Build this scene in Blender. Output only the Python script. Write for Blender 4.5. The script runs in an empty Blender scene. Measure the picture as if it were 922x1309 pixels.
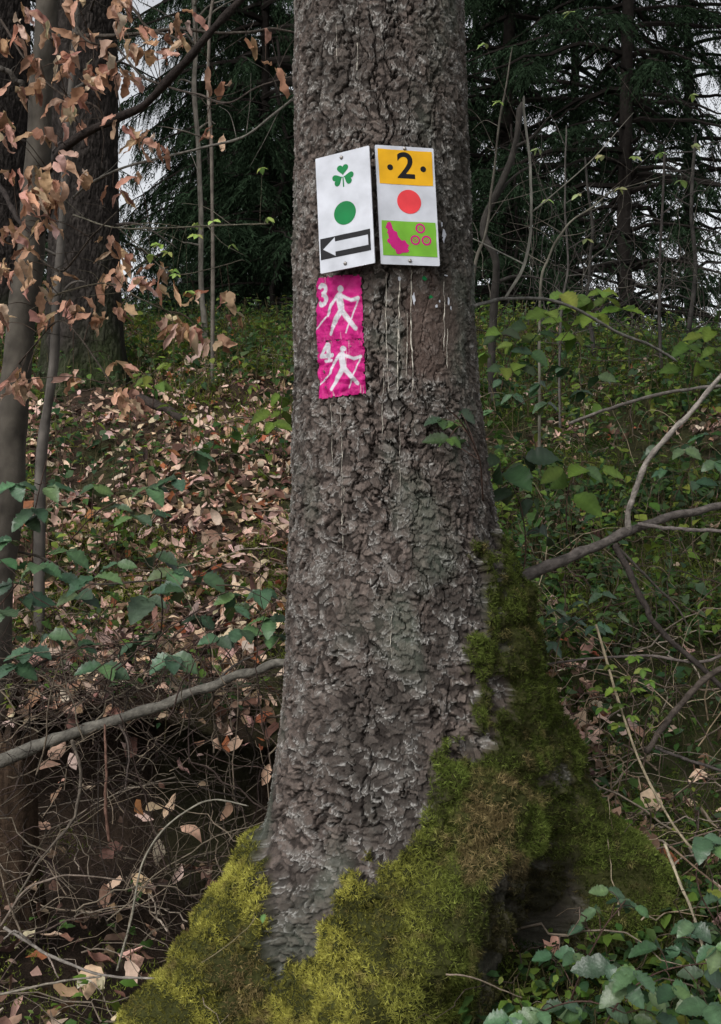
import bpy, math, random
import numpy as np
from mathutils import Vector, Matrix

# ------------------------------------------------------------------ camera, sky, sun, exposure
scene = bpy.context.scene
COL = scene.collection
CAMZ, F = 1.4, 1496.0
cam_d = bpy.data.cameras.new('camera'); cam = bpy.data.objects.new('camera', cam_d); COL.objects.link(cam)
cam.location = (0, 0, CAMZ); cam.rotation_euler = (math.radians(90), 0, 0)
cam_d.sensor_fit = 'VERTICAL'; cam_d.sensor_height = 24.0; cam_d.lens = 24.0 * F / 1309.0
cam_d.clip_start = 0.05; cam_d.clip_end = 500
scene.camera = cam

SUN_EL, SUN_ROT = 42.0, 215.0
world = bpy.data.worlds.new("World"); scene.world = world; world.use_nodes = True
wn, wl = world.node_tree.nodes, world.node_tree.links
bg = wn['Background']
sky = wn.new('ShaderNodeTexSky'); sky.sky_type = 'NISHITA'; sky.sun_disc = False
sky.sun_elevation = math.radians(SUN_EL); sky.sun_rotation = math.radians(SUN_ROT)
sky.air_density = 1.0; sky.dust_density = 3.0; sky.ozone_density = 1.0
hsv = wn.new('ShaderNodeHueSaturation'); hsv.inputs['Saturation'].default_value = 0.15
wl.new(sky.outputs[0], hsv.inputs['Color']); wl.new(hsv.outputs[0], bg.inputs['Color'])
bg.inputs['Strength'].default_value = 0.15
sun_d = bpy.data.lights.new('sun', 'SUN'); sun_d.energy = 1.1; sun_d.angle = math.radians(16); sun_d.color = (1.0, 0.96, 0.9)
sun = bpy.data.objects.new('sun', sun_d); COL.objects.link(sun)
# light comes from the open path behind and left of the camera
az, el = math.radians(SUN_ROT), math.radians(SUN_EL)
sd = Vector((math.sin(az) * math.cos(el), math.cos(az) * math.cos(el), math.sin(el)))
sun.rotation_euler = sd.to_track_quat('Z', 'Y').to_euler()
vs = scene.view_settings
vs.view_transform = 'Standard'; vs.look = 'None'; vs.gamma = 1.0; vs.exposure = 0.45; vs.use_curve_mapping = False
scene.render.engine = 'CYCLES'
cy = scene.cycles
cy.use_denoising = True; cy.max_bounces = 5; cy.diffuse_bounces = 3; cy.glossy_bounces = 2
cy.transmission_bounces = 2; cy.transparent_max_bounces = 4
cy.use_adaptive_sampling = True; cy.adaptive_threshold = 0.02

rng = np.random.default_rng(7); random.seed(7)
PI = math.pi

# ------------------------------------------------------------------ helpers
def px(u, v, Y):
    return np.array([(u - 461.0) / F * Y, Y, CAMZ + (654.0 - v) / F * Y])
def smooth(a, b, x):
    t = np.clip((x - a) / (b - a), 0, 1); return t * t * (3 - 2 * t)
def hsh(ix, iy, s):
    with np.errstate(over='ignore'):
        h = (ix.astype(np.int64) * 374761393 + iy.astype(np.int64) * 668265263 + s * 974711) & 0xffffffff
        h = ((h ^ (h >> 13)) * 1274126177) & 0xffffffff
        h = ((h ^ (h >> 16)) * 2246822519) & 0xffffffff
        h = h ^ (h >> 13)
    return (h & 0xffffff) / float(0xffffff)
def vnoise(x, y, s=0, per=None):
    ix = np.floor(x); iy = np.floor(y); fx = x - ix; fy = y - iy
    fx = fx * fx * (3 - 2 * fx); fy = fy * fy * (3 - 2 * fy)
    a0 = ix if per is None else np.mod(ix, per); a1 = ix + 1 if per is None else np.mod(ix + 1, per)
    return ((hsh(a0, iy, s) * (1 - fx) + hsh(a1, iy, s) * fx) * (1 - fy) +
            (hsh(a0, iy + 1, s) * (1 - fx) + hsh(a1, iy + 1, s) * fx) * fy)
def fbm(x, y, s=0, o=4, per=None):
    r = 0; a = 0.5; t = 0
    for k in range(o):
        r = r + a * vnoise(x * 2 ** k, y * 2 ** k, s + 17 * k, None if per is None else per * 2 ** k); t += a; a *= 0.5
    return r / t
def worley(x, y, s=0, per=None, jit=0.9):
    """F1, F2, cell id, offset to the nearest point"""
    ix = np.floor(x); iy = np.floor(y)
    f1 = np.full(x.shape, 9.0); f2 = np.full(x.shape, 9.0); cid = np.zeros(x.shape); ox = np.zeros(x.shape); oy = np.zeros(x.shape)
    for dx in (-1, 0, 1):
        for dy in (-1, 0, 1):
            cx = ix + dx; cy_ = iy + dy; hx = cx if per is None else np.mod(cx, per)
            px_ = cx + 0.5 + (hsh(hx, cy_, s) - .5) * jit; py_ = cy_ + 0.5 + (hsh(hx, cy_, s + 1) - .5) * jit
            ddx = x - px_; ddy = y - py_; d = np.sqrt(ddx * ddx + ddy * ddy)
            c = hsh(hx, cy_, s + 2); m = d < f1
            f2 = np.where(m, f1, np.minimum(f2, d)); cid = np.where(m, c, cid)
            ox = np.where(m, ddx, ox); oy = np.where(m, ddy, oy); f1 = np.where(m, d, f1)
    return f1, f2, cid, ox, oy

def setp(o, label=None, cat=None, group=None, kind=None):
    if label: o['label'] = label
    if cat: o['category'] = cat
    if group: o['group'] = group
    if kind: o['kind'] = kind
    return o
def link(name, me, mat, parent=None):
    o = bpy.data.objects.new(name, me); COL.objects.link(o)
    if mat is not None and len(me.materials) == 0: me.materials.append(mat)
    if parent is not None: o.parent = parent
    return o
def empty(name, loc=(0, 0, 0)):
    o = bpy.data.objects.new(name, None); COL.objects.link(o); o.location = loc; o.empty_display_size = .1; return o
def mesh_np(name, V, Fq, Cv=None, smooth_=True, extra=None):
    """V Nx3, Fq MxK int array (or list of arrays of different K), Cv Nx3 linear colours"""
    me = bpy.data.meshes.new(name)
    Fl = Fq if isinstance(Fq, list) else [Fq]
    Fl = [f for f in Fl if len(f)]
    me.vertices.add(len(V)); me.vertices.foreach_set('co', np.ascontiguousarray(V, np.float32).ravel())
    nl = sum(f.size for f in Fl); npoly = sum(len(f) for f in Fl)
    me.loops.add(nl); me.polygons.add(npoly)
    me.loops.foreach_set('vertex_index', np.concatenate([f.ravel() for f in Fl]).astype(np.int32))
    tot = np.concatenate([np.full(len(f), f.shape[1]) for f in Fl]); st = np.concatenate([[0], np.cumsum(tot)[:-1]])
    me.polygons.foreach_set('loop_start', st.astype(np.int32))
    me.polygons.foreach_set('loop_total', tot.astype(np.int32))
    me.polygons.foreach_set('use_smooth', np.full(npoly, smooth_))
    if Cv is not None:
        a = me.color_attributes.new('Col', 'FLOAT_COLOR', 'POINT')
        c4 = np.ones((len(V), 4), np.float32); c4[:, :3] = Cv; a.data.foreach_set('color', c4.ravel())
    me.update(calc_edges=True); me.validate()
    return me
class MB:
    def __init__(s): s.V = []; s.Fs = {}; s.C = []; s.n = 0
    def add(s, V, Fq, C=None):
        if len(V) == 0: return
        V = np.asarray(V, float).reshape(-1, 3)
        for f in (Fq if isinstance(Fq, list) else [Fq]):
            f = np.asarray(f, int)
            if len(f): s.Fs.setdefault(f.shape[1], []).append(f + s.n)
        s.V.append(V); s.n += len(V)
        if C is None: C = (.5, .5, .5)
        C = np.asarray(C, float)
        if C.ndim == 1: C = np.tile(C, (len(V), 1))
        s.C.append(C)
    def build(s, name, mat, parent=None, smooth_=True):
        V = np.concatenate(s.V); C = np.concatenate(s.C)
        me = mesh_np(name, V, [np.concatenate(v) for v in s.Fs.values()], C, smooth_)
        return link(name, me, mat, parent)

def gridfaces(nr, nc, wrap=False):
    r = np.arange(nr - 1)[:, None]; c = np.arange(nc if wrap else nc - 1)[None, :]; c2 = (c + 1) % nc
    return np.stack([r * nc + c, r * nc + c2, (r + 1) * nc + c2, (r + 1) * nc + c], -1).reshape(-1, 4)

def tubes(P, R, k=6):
    """P (N,M,3) curves, R (N,M) radii -> verts, quads (+ vertex index of curve)"""
    P = np.asarray(P, float); N, M, _ = P.shape
    T = np.gradient(P, axis=1); T /= np.linalg.norm(T, axis=2, keepdims=True) + 1e-12
    mt = T.mean(axis=1); ref = np.where((np.abs(mt[:, 2]) > .75)[:, None], np.array([1., 0, 0]), np.array([0, 0, 1.]))[:, None, :]
    n1 = np.cross(T, ref); n1 /= np.linalg.norm(n1, axis=2, keepdims=True) + 1e-9
    n2 = np.cross(T, n1)
    a = np.linspace(0, 2 * PI, k, endpoint=False)
    V = P[:, :, None, :] + R[:, :, None, None] * (n1[:, :, None, :] * np.cos(a)[None, None, :, None] + n2[:, :, None, :] * np.sin(a)[None, None, :, None])
    f = gridfaces(M, k, True)
    Fq = (f[None] + (np.arange(N) * M * k)[:, None, None]).reshape(-1, 4)
    return V.reshape(-1, 3), Fq
def catmull(P, n):
    P = np.asarray(P, float); P = np.vstack([2 * P[0] - P[1], P, 2 * P[-1] - P[-2]])
    seg = len(P) - 3; t = np.linspace(0, seg - 1e-6, n); i = t.astype(int); t = (t - i)[:, None]
    p0, p1, p2, p3 = P[i], P[i + 1], P[i + 2], P[i + 3]
    return .5 * ((2 * p1) + (-p0 + p2) * t + (2 * p0 - 5 * p1 + 4 * p2 - p3) * t ** 2 + (-p0 + 3 * p1 - 3 * p2 + p3) * t ** 3)
def limb(mb, P, r0, r1, n=24, k=8, col=(.1, .08, .06), wig=0.3, knob=0.12, seed=0):
    """one tapered, slightly crooked limb through control points"""
    C = catmull(P, n); t = np.linspace(0, 1, n); R = r0 + (r1 - r0) * t
    g = np.random.default_rng(seed + 991)
    amp = wig * max(r0, .002) * 2
    for a in range(3):
        C[:, a] += amp * (vnoise(t * n / 4.5, t * 0, seed * 7 + a) - .5) * np.sin(PI * t) ** .3
    R = R * (1 + knob * (vnoise(t * n / 1.6, t * 0, seed * 7 + 5) - .5) * 2)
    R[-1] *= .5
    V, Fq = tubes(C[None], R[None], k)
    col = np.asarray(col, float) * .72
    cc = col[None] * (0.75 + .6 * vnoise(np.repeat(t * n / 1.3, k), np.tile(np.arange(k), n) * 1.0, seed))[:, None]
    caps = np.array([[0 + i for i in range(k)][::-1], [(n - 1) * k + i for i in range(k)]])
    mb.add(V, [Fq, caps], cc)
    return C
def leaves(base, dirs, up, L, W, fold=.25, curl=.3, ns=5, shape=.85, teeth=0, seed=0):
    """ovate leaves: base Nx3, dir Nx3, up Nx3 (rough normal), L,W (N) -> V, F ; curl bends the blade down along its length"""
    N = len(base); g = np.random.default_rng(seed)
    d = dirs / (np.linalg.norm(dirs, axis=1, keepdims=True) + 1e-9)
    s = np.cross(d, up); s /= np.linalg.norm(s, axis=1, keepdims=True) + 1e-9
    n = np.cross(s, d)
    t = np.linspace(0, 1, ns + 1)
    w = np.sin(PI * np.clip(t, 0, 1) ** shape) ** .8; w = w * (1 + teeth * np.where(np.arange(ns + 1) % 2, 1, -1)); w[0] = .06; w[-1] = .0
    curl = np.broadcast_to(np.asarray(curl, float), (N,)); fold = np.broadcast_to(np.asarray(fold, float), (N,))
    ang = curl[:, None] * t[None] * 2.0
    dt = 1.0 / ns
    xs = np.concatenate([np.zeros((N, 1)), np.cumsum(np.cos(ang[:, 1:]) * dt, 1)], 1)
    zs = -np.concatenate([np.zeros((N, 1)), np.cumsum(np.sin(ang[:, 1:]) * dt, 1)], 1)
    mid = base[:, None] + L[:, None, None] * (d[:, None] * xs[..., None] + n[:, None] * zs[..., None])
    hw = W[:, None] * .5 * w[None]
    wob = (g.random((N, ns + 1, 2)) - .5) * .35
    off = hw[..., None] * np.cos(fold)[:, None, None]; lift = hw * np.sin(fold)[:, None]
    A = mid - s[:, None] * off * (1 + wob[..., :1] * .5) + n[:, None] * (lift + hw * wob[..., 0])[..., None]
    B = mid + s[:, None] * off * (1 + wob[..., 1:] * .5) + n[:, None] * (lift + hw * wob[..., 1])[..., None]
    V = np.stack([A, mid, B], 2).reshape(-1, 3)        # (N, ns+1, 3)
    f = gridfaces(ns + 1, 3)
    Fq = (f[None] + (np.arange(N) * (ns + 1) * 3)[:, None, None]).reshape(-1, 4)
    return V, Fq, (ns + 1) * 3
def blades(base, dirs, L, W):
    N = len(base); d = dirs / (np.linalg.norm(dirs, axis=1, keepdims=True) + 1e-9)
    r = np.random.default_rng(N).normal(size=(N, 3)); s = np.cross(d, r); s /= np.linalg.norm(s, axis=1, keepdims=True) + 1e-9
    V = np.stack([base - s * W[:, None] * .5, base + s * W[:, None] * .5, base + d * L[:, None]], 1).reshape(-1, 3)
    return V, np.arange(3 * N).reshape(-1, 3)
def jitter_col(c, N, amt=.25, rep=1, g=rng):
    c = np.asarray(c, float); k = 1 + (g.random((N, 1)) - .5) * 2 * amt; h = 1 + (g.random((N, 3)) - .5) * .25
    return np.repeat(np.clip(c * k * h, 0, 1), rep, 0)
def mixcol(cols, w, N, g=rng):
    cols = np.asarray(cols, float); i = g.choice(len(cols), N, p=np.array(w) / np.sum(w)); return cols[i]

# ------------------------------------------------------------------ materials
def mat(name, rough=.85, spec=.3, bump=0.0, bscale=300.0, trans=0.0, solid=None, noise=0.0, nscale=40.0, metallic=0.0, bdist=0.002):
    m = bpy.data.materials.new(name); m.use_nodes = True; nt = m.node_tree; N, Lk = nt.nodes, nt.links
    p = N['Principled BSDF']; p.inputs['Roughness'].default_value = rough; p.inputs['Specular IOR Level'].default_value = spec
    p.inputs['Metallic'].default_value = metallic
    if solid is None:
        a = N.new('ShaderNodeAttribute'); a.attribute_name = 'Col'; src = a.outputs['Color']
    else:
        a = N.new('ShaderNodeRGB'); a.outputs[0].default_value = (*solid, 1); src = a.outputs[0]
    tc = N.new('ShaderNodeTexCoord')
    if noise > 0:
        nz = N.new('ShaderNodeTexNoise'); nz.inputs['Scale'].default_value = nscale; nz.inputs['Detail'].default_value = 5
        Lk.new(tc.outputs['Object'], nz.inputs['Vector'])
        mr = N.new('ShaderNodeMapRange'); mr.inputs[1].default_value = .25; mr.inputs[2].default_value = .75
        mr.inputs[3].default_value = 1 - noise; mr.inputs[4].default_value = 1 + noise
        Lk.new(nz.outputs['Fac'], mr.inputs[0])
        vm = N.new('ShaderNodeVectorMath'); vm.operation = 'SCALE'; Lk.new(src, vm.inputs[0]); Lk.new(mr.outputs[0], vm.inputs['Scale']); src = vm.outputs[0]
    Lk.new(src, p.inputs['Base Color'])
    if bump > 0:
        nb = N.new('ShaderNodeTexNoise'); nb.inputs['Scale'].default_value = bscale; nb.inputs['Detail'].default_value = 6
        Lk.new(tc.outputs['Object'], nb.inputs['Vector'])
        b = N.new('ShaderNodeBump'); b.inputs['Strength'].default_value = bump; b.inputs['Distance'].default_value = bdist
        Lk.new(nb.outputs['Fac'], b.inputs['Height']); Lk.new(b.outputs[0], p.inputs['Normal'])
    if trans > 0:
        tr = N.new('ShaderNodeBsdfTranslucent'); Lk.new(src, tr.inputs['Color']); mx = N.new('ShaderNodeMixShader'); mx.inputs[0].default_value = trans
        out = [n for n in N if n.type == 'OUTPUT_MATERIAL'][0]
        Lk.new(p.outputs[0], mx.inputs[1]); Lk.new(tr.outputs[0], mx.inputs[2]); Lk.new(mx.outputs[0], out.inputs['Surface'])
    return m
M_bark = mat('spruce_bark', .85, .08, .6, 420, noise=.25, nscale=160, bdist=.0025)
M_bark2 = mat('far_bark', .9, .05, .8, 60, noise=.3, nscale=25, bdist=.01)
M_beech = mat('beech_bark', .8, .1, .5, 60, noise=.5, nscale=16, bdist=.004)
M_wood = mat('dead_wood', .85, .1, .8, 200, noise=.45, nscale=70, bdist=.004)
M_moss = mat('moss', .9, .03, 0, trans=.3)
M_soil = mat('forest_soil', .95, .1, .8, 90, noise=.4, nscale=35, bdist=.01)
M_litter = mat('dead_leaves', .7, .15, .3, 200, noise=.2, nscale=120, trans=.12)
M_dry = mat('dry_beech_leaves', .7, .12, .2, 200, noise=.15, nscale=150, trans=.3)
M_green = mat('green_leaves', .45, .3, .25, 260, noise=.15, nscale=120, trans=.22)
M_fresh = mat('fresh_leaves', .55, .2, .2, 260, noise=.12, nscale=120, trans=.4)
M_bramble = mat('bramble_leaves', .36, .42, .35, 260, noise=.2, nscale=90, trans=.1)
M_needle = mat('spruce_needles', .85, .03, trans=.1)
M_nail = mat('nail_metal', .45, .5, .2, 400, solid=(.32, .3, .28), metallic=.8)
M_resin = mat('resin', .45, .5, .4, 300)
def sheet(name, col, rough=.42, dirt=.2):
    m = mat(name, rough, .14, .45, 38, solid=col, noise=dirt, nscale=22, bdist=.0012); return m
M_white = sheet('white_sheet', (.48, .5, .55)); M_yellow = sheet('yellow_film', (.66, .35, .012)); M_blk = sheet('black_film', (.008, .008, .01))
M_grn = sheet('green_film', (.002, .15, .04)); M_lime = sheet('lime_film', (.15, .37, .035)); M_red = sheet('red_film', (.66, .05, .06))
M_mag = sheet('magenta_film', (.45, .015, .16)); M_wfilm = sheet('white_film', (.47, .49, .54))
M_stick = mat('walker_sticker_film', .5, .15, .4, 130, noise=.12, nscale=70)

# ------------------------------------------------------------------ ground
GL = np.array([[-80, 0], [-3, -.02], [.9, 0], [1.3, .12], [1.8, .36], [2.4, .44], [2.85, .5], [3.02, .62], [3.12, .86], [3.4, 1.0], [5, 1.6], [7, 2.25], [8.6, 2.74], [10, 2.85], [16, 2.3], [30, -.5], [60, -4], [300, -6]])
GR = np.array([[-80, 0], [-3, -.02], [.9, 0], [1.3, .16], [1.8, .44], [2.2, .62], [2.8, .85], [3.6, 1.15], [5, 1.62], [7, 2.25], [8.6, 2.74], [10, 2.85], [16, 2.3], [30, -.5], [60, -4], [300, -6]])
_yy = np.linspace(-80, 300, 38001)
def _sm(T, w=14):
    z = np.interp(_yy, T[:, 0], T[:, 1]); k = np.exp(-.5 * (np.arange(-3 * w, 3 * w + 1) / w) ** 2); k /= k.sum()
    return np.convolve(np.pad(z, 3 * w, mode='edge'), k, 'valid')
_GL, _GR = _sm(GL, 6), _sm(GR, 14)
def H(x, y):
    x = np.asarray(x, float); y = np.asarray(y, float)
    b = smooth(-.25, .35, x)
    z = np.interp(y, _yy, _GL) * (1 - b) + np.interp(y, _yy, _GR) * b
    off = smooth(1.2, 2.6, y)
    z = z + off * ((fbm(x * 1.1, y * 1.1, 5, 4) - .5) * .28 + (fbm(x * 6, y * 6, 9, 4) - .5) * .09)
    z = z + smooth(5, 9, y) * (fbm(x * .35, y * .35, 15, 2) - .5) * .35
    z = z + .05 * np.exp(-((x - .06) ** 2 + (y - 2.2) ** 2) / .25)
    return z
def axis(segs):
    return np.concatenate([np.arange(a, b, s) for a, b, s in segs])
gx = axis([(-300, -60, 20), (-60, -10, 3), (-10, -4, .25), (-4, -1.6, .03), (-1.6, 1.6, .011), (1.6, 4, .03), (4, 10, .25), (10, 60, 3), (60, 301, 20)])
gy = axis([(-80, -4, 4), (-4, 1, .25), (1, 1.6, .04), (1.6, 4, .0095), (4, 10, .028), (10, 20, .3), (20, 60, 2), (60, 301, 20)])
X, Y = np.meshgrid(gx, gy); Z = H(X, Y)
Yg = Y + .42 * smooth(2.5, 2.92, Y) * (1 - smooth(3.07, 3.13, Y)) * smooth(-.1, -.26, X) * (Y < 4)
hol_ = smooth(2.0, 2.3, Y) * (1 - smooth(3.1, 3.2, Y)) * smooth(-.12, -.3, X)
near = smooth(1.5, 2, Y) * (1 - smooth(9, 11, Y))
Z = Z - .16 * hol_ * (1 - smooth(2.9, 3.05, Y)); Z = Z + near * (fbm(X * 30, Y * 30, 31, 3) - .5) * .022
n1 = fbm(X * 2.2, Y * 2.2, 61, 4); n2 = fbm(X * 14, Y * 14, 62, 3)
cs = np.array([.034, .023, .016])[None, None] * (.6 + .9 * n2[..., None])
cm = np.array([.025, .03, .01])[None, None] * (.6 + .9 * n2[..., None])
mm = smooth(.55, .68, n1 + .2 * smooth(0, .6, X) * (Y < 8))[..., None] * .7
cp = np.array([.14, .12, .1])[None, None] * (.7 + .6 * n2[..., None]); pm = (1 - smooth(.8, 1.2, Y))[..., None]
C = (cs * (1 - mm) + cm * mm) * (1 - pm) + cp * pm
C = C * (1 - .5 * hol_[..., None]) + np.array([.012, .009, .007]) * .5 * hol_[..., None]  # soil darkened under the bank lip, shade of the left hollow painted in
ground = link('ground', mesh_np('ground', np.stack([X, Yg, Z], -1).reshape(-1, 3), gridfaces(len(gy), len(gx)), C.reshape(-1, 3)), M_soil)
setp(ground, 'dark forest floor climbing the bank behind the marked trunk', kind='structure')

# ------------------------------------------------------------------ the marked spruce trunk
TY = 2.25
def zv(v): return CAMZ + (654.0 - v) / F * TY
sil = np.array([[-3500, 418, 545], [0, 378, 592], [200, 376, 600], [400, 375, 606], [500, 376, 612], [600, 373, 624], [700, 370, 640], [800, 366, 656], [900, 361, 672],
                [1000, 347, 690], [1100, 328, 700], [1200, 312, 706], [1309, 300, 710], [1500, 290, 715]], float)
zt = np.linspace(-.2, 9.2, 9401)
def tab(v, val, w=30):
    z = zv(np.asarray(v, float)); o = np.argsort(z); y = np.interp(zt, z[o], np.asarray(val, float)[o])
    k = np.exp(-.5 * (np.arange(-3 * w, 3 * w + 1) / w) ** 2); k /= k.sum()
    return np.convolve(np.pad(y, 3 * w, mode='edge'), k, 'valid')
T_cx = tab(sil[:, 0], ((sil[:, 1] + sil[:, 2]) / 2 - 461) / F * TY); T_R = tab(sil[:, 0], (sil[:, 2] - sil[:, 1]) / 2 / F * TY * .985)
lobes = []  # (theta table, amp table, width)
def lobe(v, th, amp, wd): lobes.append((tab(v, np.radians(th)), tab(v, amp), math.radians(wd)))
lobe([650, 700, 800, 900, 1000, 1100, 1200, 1309, 1500], [78, 78, 78, 80, 82, 84, 86, 88, 88], [0, .008, .026, .04, .085, .2, .3, .4, .5], 24)
lobe([1040, 1060, 1100, 1200, 1309, 1500], [-64, -64, -65, -67, -68, -68], [0, .005, .045, .14, .27, .42], 21)
lobe([700, 850, 950, 1050, 1120, 1200, 1309, 1500], [50, 46, 40, 26, 8, -12, -24, -26], [0, .012, .035, .06, .075, .1, .15, .24], 20)
lobe([1000, 1080, 1200, 1309, 1500], [62, 60, 50, 48, 46], [0, -.07, -.14, -.17, -.17], 14)
lobe([1100, 1200, 1309, 1500], [36, 32, 28, 26], [0, .02, .035, .06], 10)
lobe([1000, 1200, 1309, 1500], [160, 160, 160, 160], [0, .06, .12, .3], 30)
lobe([1000, 1200, 1309, 1500], [-130, -130, -130, -130], [0, .05, .12, .3], 24)
def tz(T, z): return np.interp(z, zt, T)
def Rs(th, z):
    r = tz(T_R, z)
    for (Tt, Ta, w) in lobes:
        d = np.mod(th - tz(Tt, z) + PI, 2 * PI) - PI
        r = r + tz(Ta, z) * np.exp(-(d / w) ** 2)
    r = r * (1 + .035 * (fbm(th / (2 * PI) * 6 + 60, z * 2.2, 71, 3, 6) - .5))
    return r
def surf(th, z, off=0.0):
    r = Rs(th, z) + off
    return np.stack([tz(T_cx, z) + r * np.sin(th), TY - r * np.cos(th), z + 0 * r], -1)
def to_px(P): return 461 + F * P[..., 0] / P[..., 1], 654 - F * (P[..., 2] - CAMZ) / P[..., 1]
def th_of(u, v):
    """angle and height on the trunk seen at picture point u,v of the photograph"""
    th, z = 0.0, zv(v) * 1.0
    for k in range(40):
        P = surf(np.array(th), np.array(z)); uu, vv = to_px(P)
        e = (u - uu) / F * P[1]; th = max(-1.45, min(1.45, th + .6 * e / float(Rs(np.array(th), np.array(z)))))
        z = z + (vv - v) / F * P[1]
    return float(th), float(z)

mossR = np.array([[660, 640], [700, 634], [750, 631], [800, 625], [850, 612], [900, 595], [940, 574], [1000, 562], [1050, 548], [1100, 492], [1150, 450], [1200, 408], [1250, 372], [1309, 350], [1600, 330]], float)
mossL = np.array([[1050, 300], [1062, 322], [1085, 340], [1120, 346], [1180, 350], [1220, 352], [1260, 350], [1309, 345], [1600, 330]], float)
def moss_mask(th, z):
    P = surf(th, z); u, v = to_px(P)
    nz = (fbm(th * 6 + 40, z * 9, 81, 3) - .5)
    ub = np.interp(v, mossR[:, 0], mossR[:, 1]); front = np.abs(th) < 1.5
    a = np.where(front, smooth(-4, 5, u - ub + nz * 90 + (fbm(th * 40 + 60, z * 50, 84, 2) - .5) * 40), smooth(1.3, 1.6, th) * (1 - smooth(2.2, 2.7, th)))
    a = a * smooth(655, 720, v + nz * 60) * (th > -1.4)
    # bare bark in the hollow between the roots
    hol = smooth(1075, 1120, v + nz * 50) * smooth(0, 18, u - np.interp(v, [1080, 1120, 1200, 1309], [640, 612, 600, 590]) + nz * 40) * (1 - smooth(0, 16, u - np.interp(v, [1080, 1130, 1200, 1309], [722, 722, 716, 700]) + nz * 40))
    a = a * (1 - hol * .9 * smooth(.44, .6, fbm(th * 9 + 40, z * 14, 83, 3)))
    a = a * (1 - .9 * smooth(.54, .62, fbm(th * 7 + 90, z * 12, 85, 4)) * smooth(1050, 950, v))
    ul = np.interp(v, mossL[:, 0], mossL[:, 1])
    b = np.where(front, smooth(-3, 5, ul - u + nz * 60 + (fbm(th * 40 + 60, z * 50, 84, 2) - .5) * 30), smooth(-1.4, -1.6, th) * 1.0) * smooth(1045, 1075, v + nz * 10) * (th < 0)
    return np.clip(np.maximum(a, b), 0, 1), u, v, hol

ncol = 860
tt = np.linspace(-1, 1, ncol, endpoint=False)
TH = PI * (tt * .52 + .48 * tt ** 3)          # denser on the side towards the path
zr = np.concatenate([np.arange(.15, .3, .006), np.arange(.3, 2.45, .0019), np.arange(2.45, 9.1, .05)])
th, zz = np.meshgrid(TH, zr)
Rr = tz(T_R, zz)
u_ = th / (2 * PI)
def scales(x, y, s, per, present, up, lo, wmin, wmax):
    """hanging bark scales, fixed at the top and curling away at a rounded lower edge; the highest one wins"""
    ix = np.floor(x); iy = np.floor(y); best = np.zeros(x.shape); bid = np.zeros(x.shape); rim = np.zeros(x.shape)
    for dx in (-1, 0, 1):
        for dy in (-1, 0, 1):
            cx = ix + dx; cy_ = iy + dy; hx = np.mod(cx, per)
            c = hsh(hx, cy_, s + 2); c2 = hsh(hx, cy_, s + 3); c3 = hsh(hx, cy_, s + 4)
            ddx = x - (cx + .5 + (hsh(hx, cy_, s) - .5) * .9); ddy = y - (cy_ + .5 + (hsh(hx, cy_, s + 1) - .5) * .9)
            wd = wmin + (wmax - wmin) * c2; ddx = ddx + ddy * (c3 - .5) * .5
            q_ = (np.abs(ddx) / wd) ** 2.4 + (np.where(ddy < 0, -ddy / lo, ddy / up) * (.8 + .4 * c3)) ** 2.4
            t = np.clip((up - ddy) / (up + lo), 0, 1)
            hh = (c < present) * smooth(1.0, .90, q_) * (.12 + .25 * c3 + (.35 + .5 * c2) * t ** 1.9 + .22 * smooth(.45, .95, q_) * t)
            m = hh > best
            best = np.where(m, hh, best); bid = np.where(m, c3, bid)
            rim = np.where(m, smooth(.4, .85, q_) * smooth(.4, .75, t) * (c2 > .25), rim)
    return best, bid, rim
def bark(u_, zz, Rr):
    """spruce bark: hanging rounded scales over a rough core, split by long fissures"""
    wx = (fbm(u_ * 30 + 60, zz * 28, 3, 3, 30) - .5); wz = (fbm(u_ * 30 + 60, zz * 28, 13, 3, 30) - .5)
    fx = (fbm(u_ * 220 + 440, zz * 220, 15, 2, 220) - .5); fz = (fbm(u_ * 220 + 440, zz * 220, 16, 2, 220) - .5)
    b1, i1, r1 = scales(u_ * 86 + wx * 2.3 + fx * .4 + 430, zz * 74 + wz * 2.4 + fz * .4, 21, 86, .74, .66, .62, .36, .64)
    b2, i2, r2 = scales(u_ * 104 + wx * 2.6 + fx * .5 + 520, zz * 98 + wz * 2.8 + fz * .5, 61, 104, .66, .6, .6, .34, .66)
    b3, i3, r3 = scales(u_ * 150 + wx * 3 + fx * .6 + 750, zz * 130 + wz * 3 + fz * .6, 161, 150, .6, .6, .6, .36, .7)
    big = smooth(.3, .6, fbm(u_ * 8 + 16, zz * 5, 57, 2, 8))
    h = b1 * .0042 * (.45 + .55 * big) + b2 * .0027 + b3 * .0014
    f1c, f2c, cidc, oxc, oyc = worley(u_ * 32 + wx * 1.7 + fx * .3 + 160, zz * 3.6 + wz * 1.2 + fz * .05, 51, 32)
    fis = (1 - smooth(0, .11, f2c - f1c)) * smooth(.3, .46, fbm(u_ * 14 + 28, zz * 9, 55, 3, 14)) * smooth(.0, .25, np.abs(oxc) * 1.5)
    h = h - fis * .009 + (cidc - .5) * .0035
    h = h + (fbm(u_ * 230 + 460, zz * 200, 91, 2, 230) - .5) * .0015 + (fbm(u_ * 16 + 32, zz * 12, 92, 3, 16) - .5) * .006
    plate = np.clip((b1 * .6 + b2 * .4 + b3 * .2) / .45, 0, 1)
    rim = np.clip(np.maximum(r1, r2 * .8) * (plate > .35), 0, 1)
    return h, plate, np.where(b1 > .1, i1, i2), .5 * i2 + .5 * i3, fis, rim, rim
h, plate, cid, cidb, fis, e, pb = bark(u_, zz, Rr)
mk, U_, V_, hol = moss_mask(th, zz)
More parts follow.
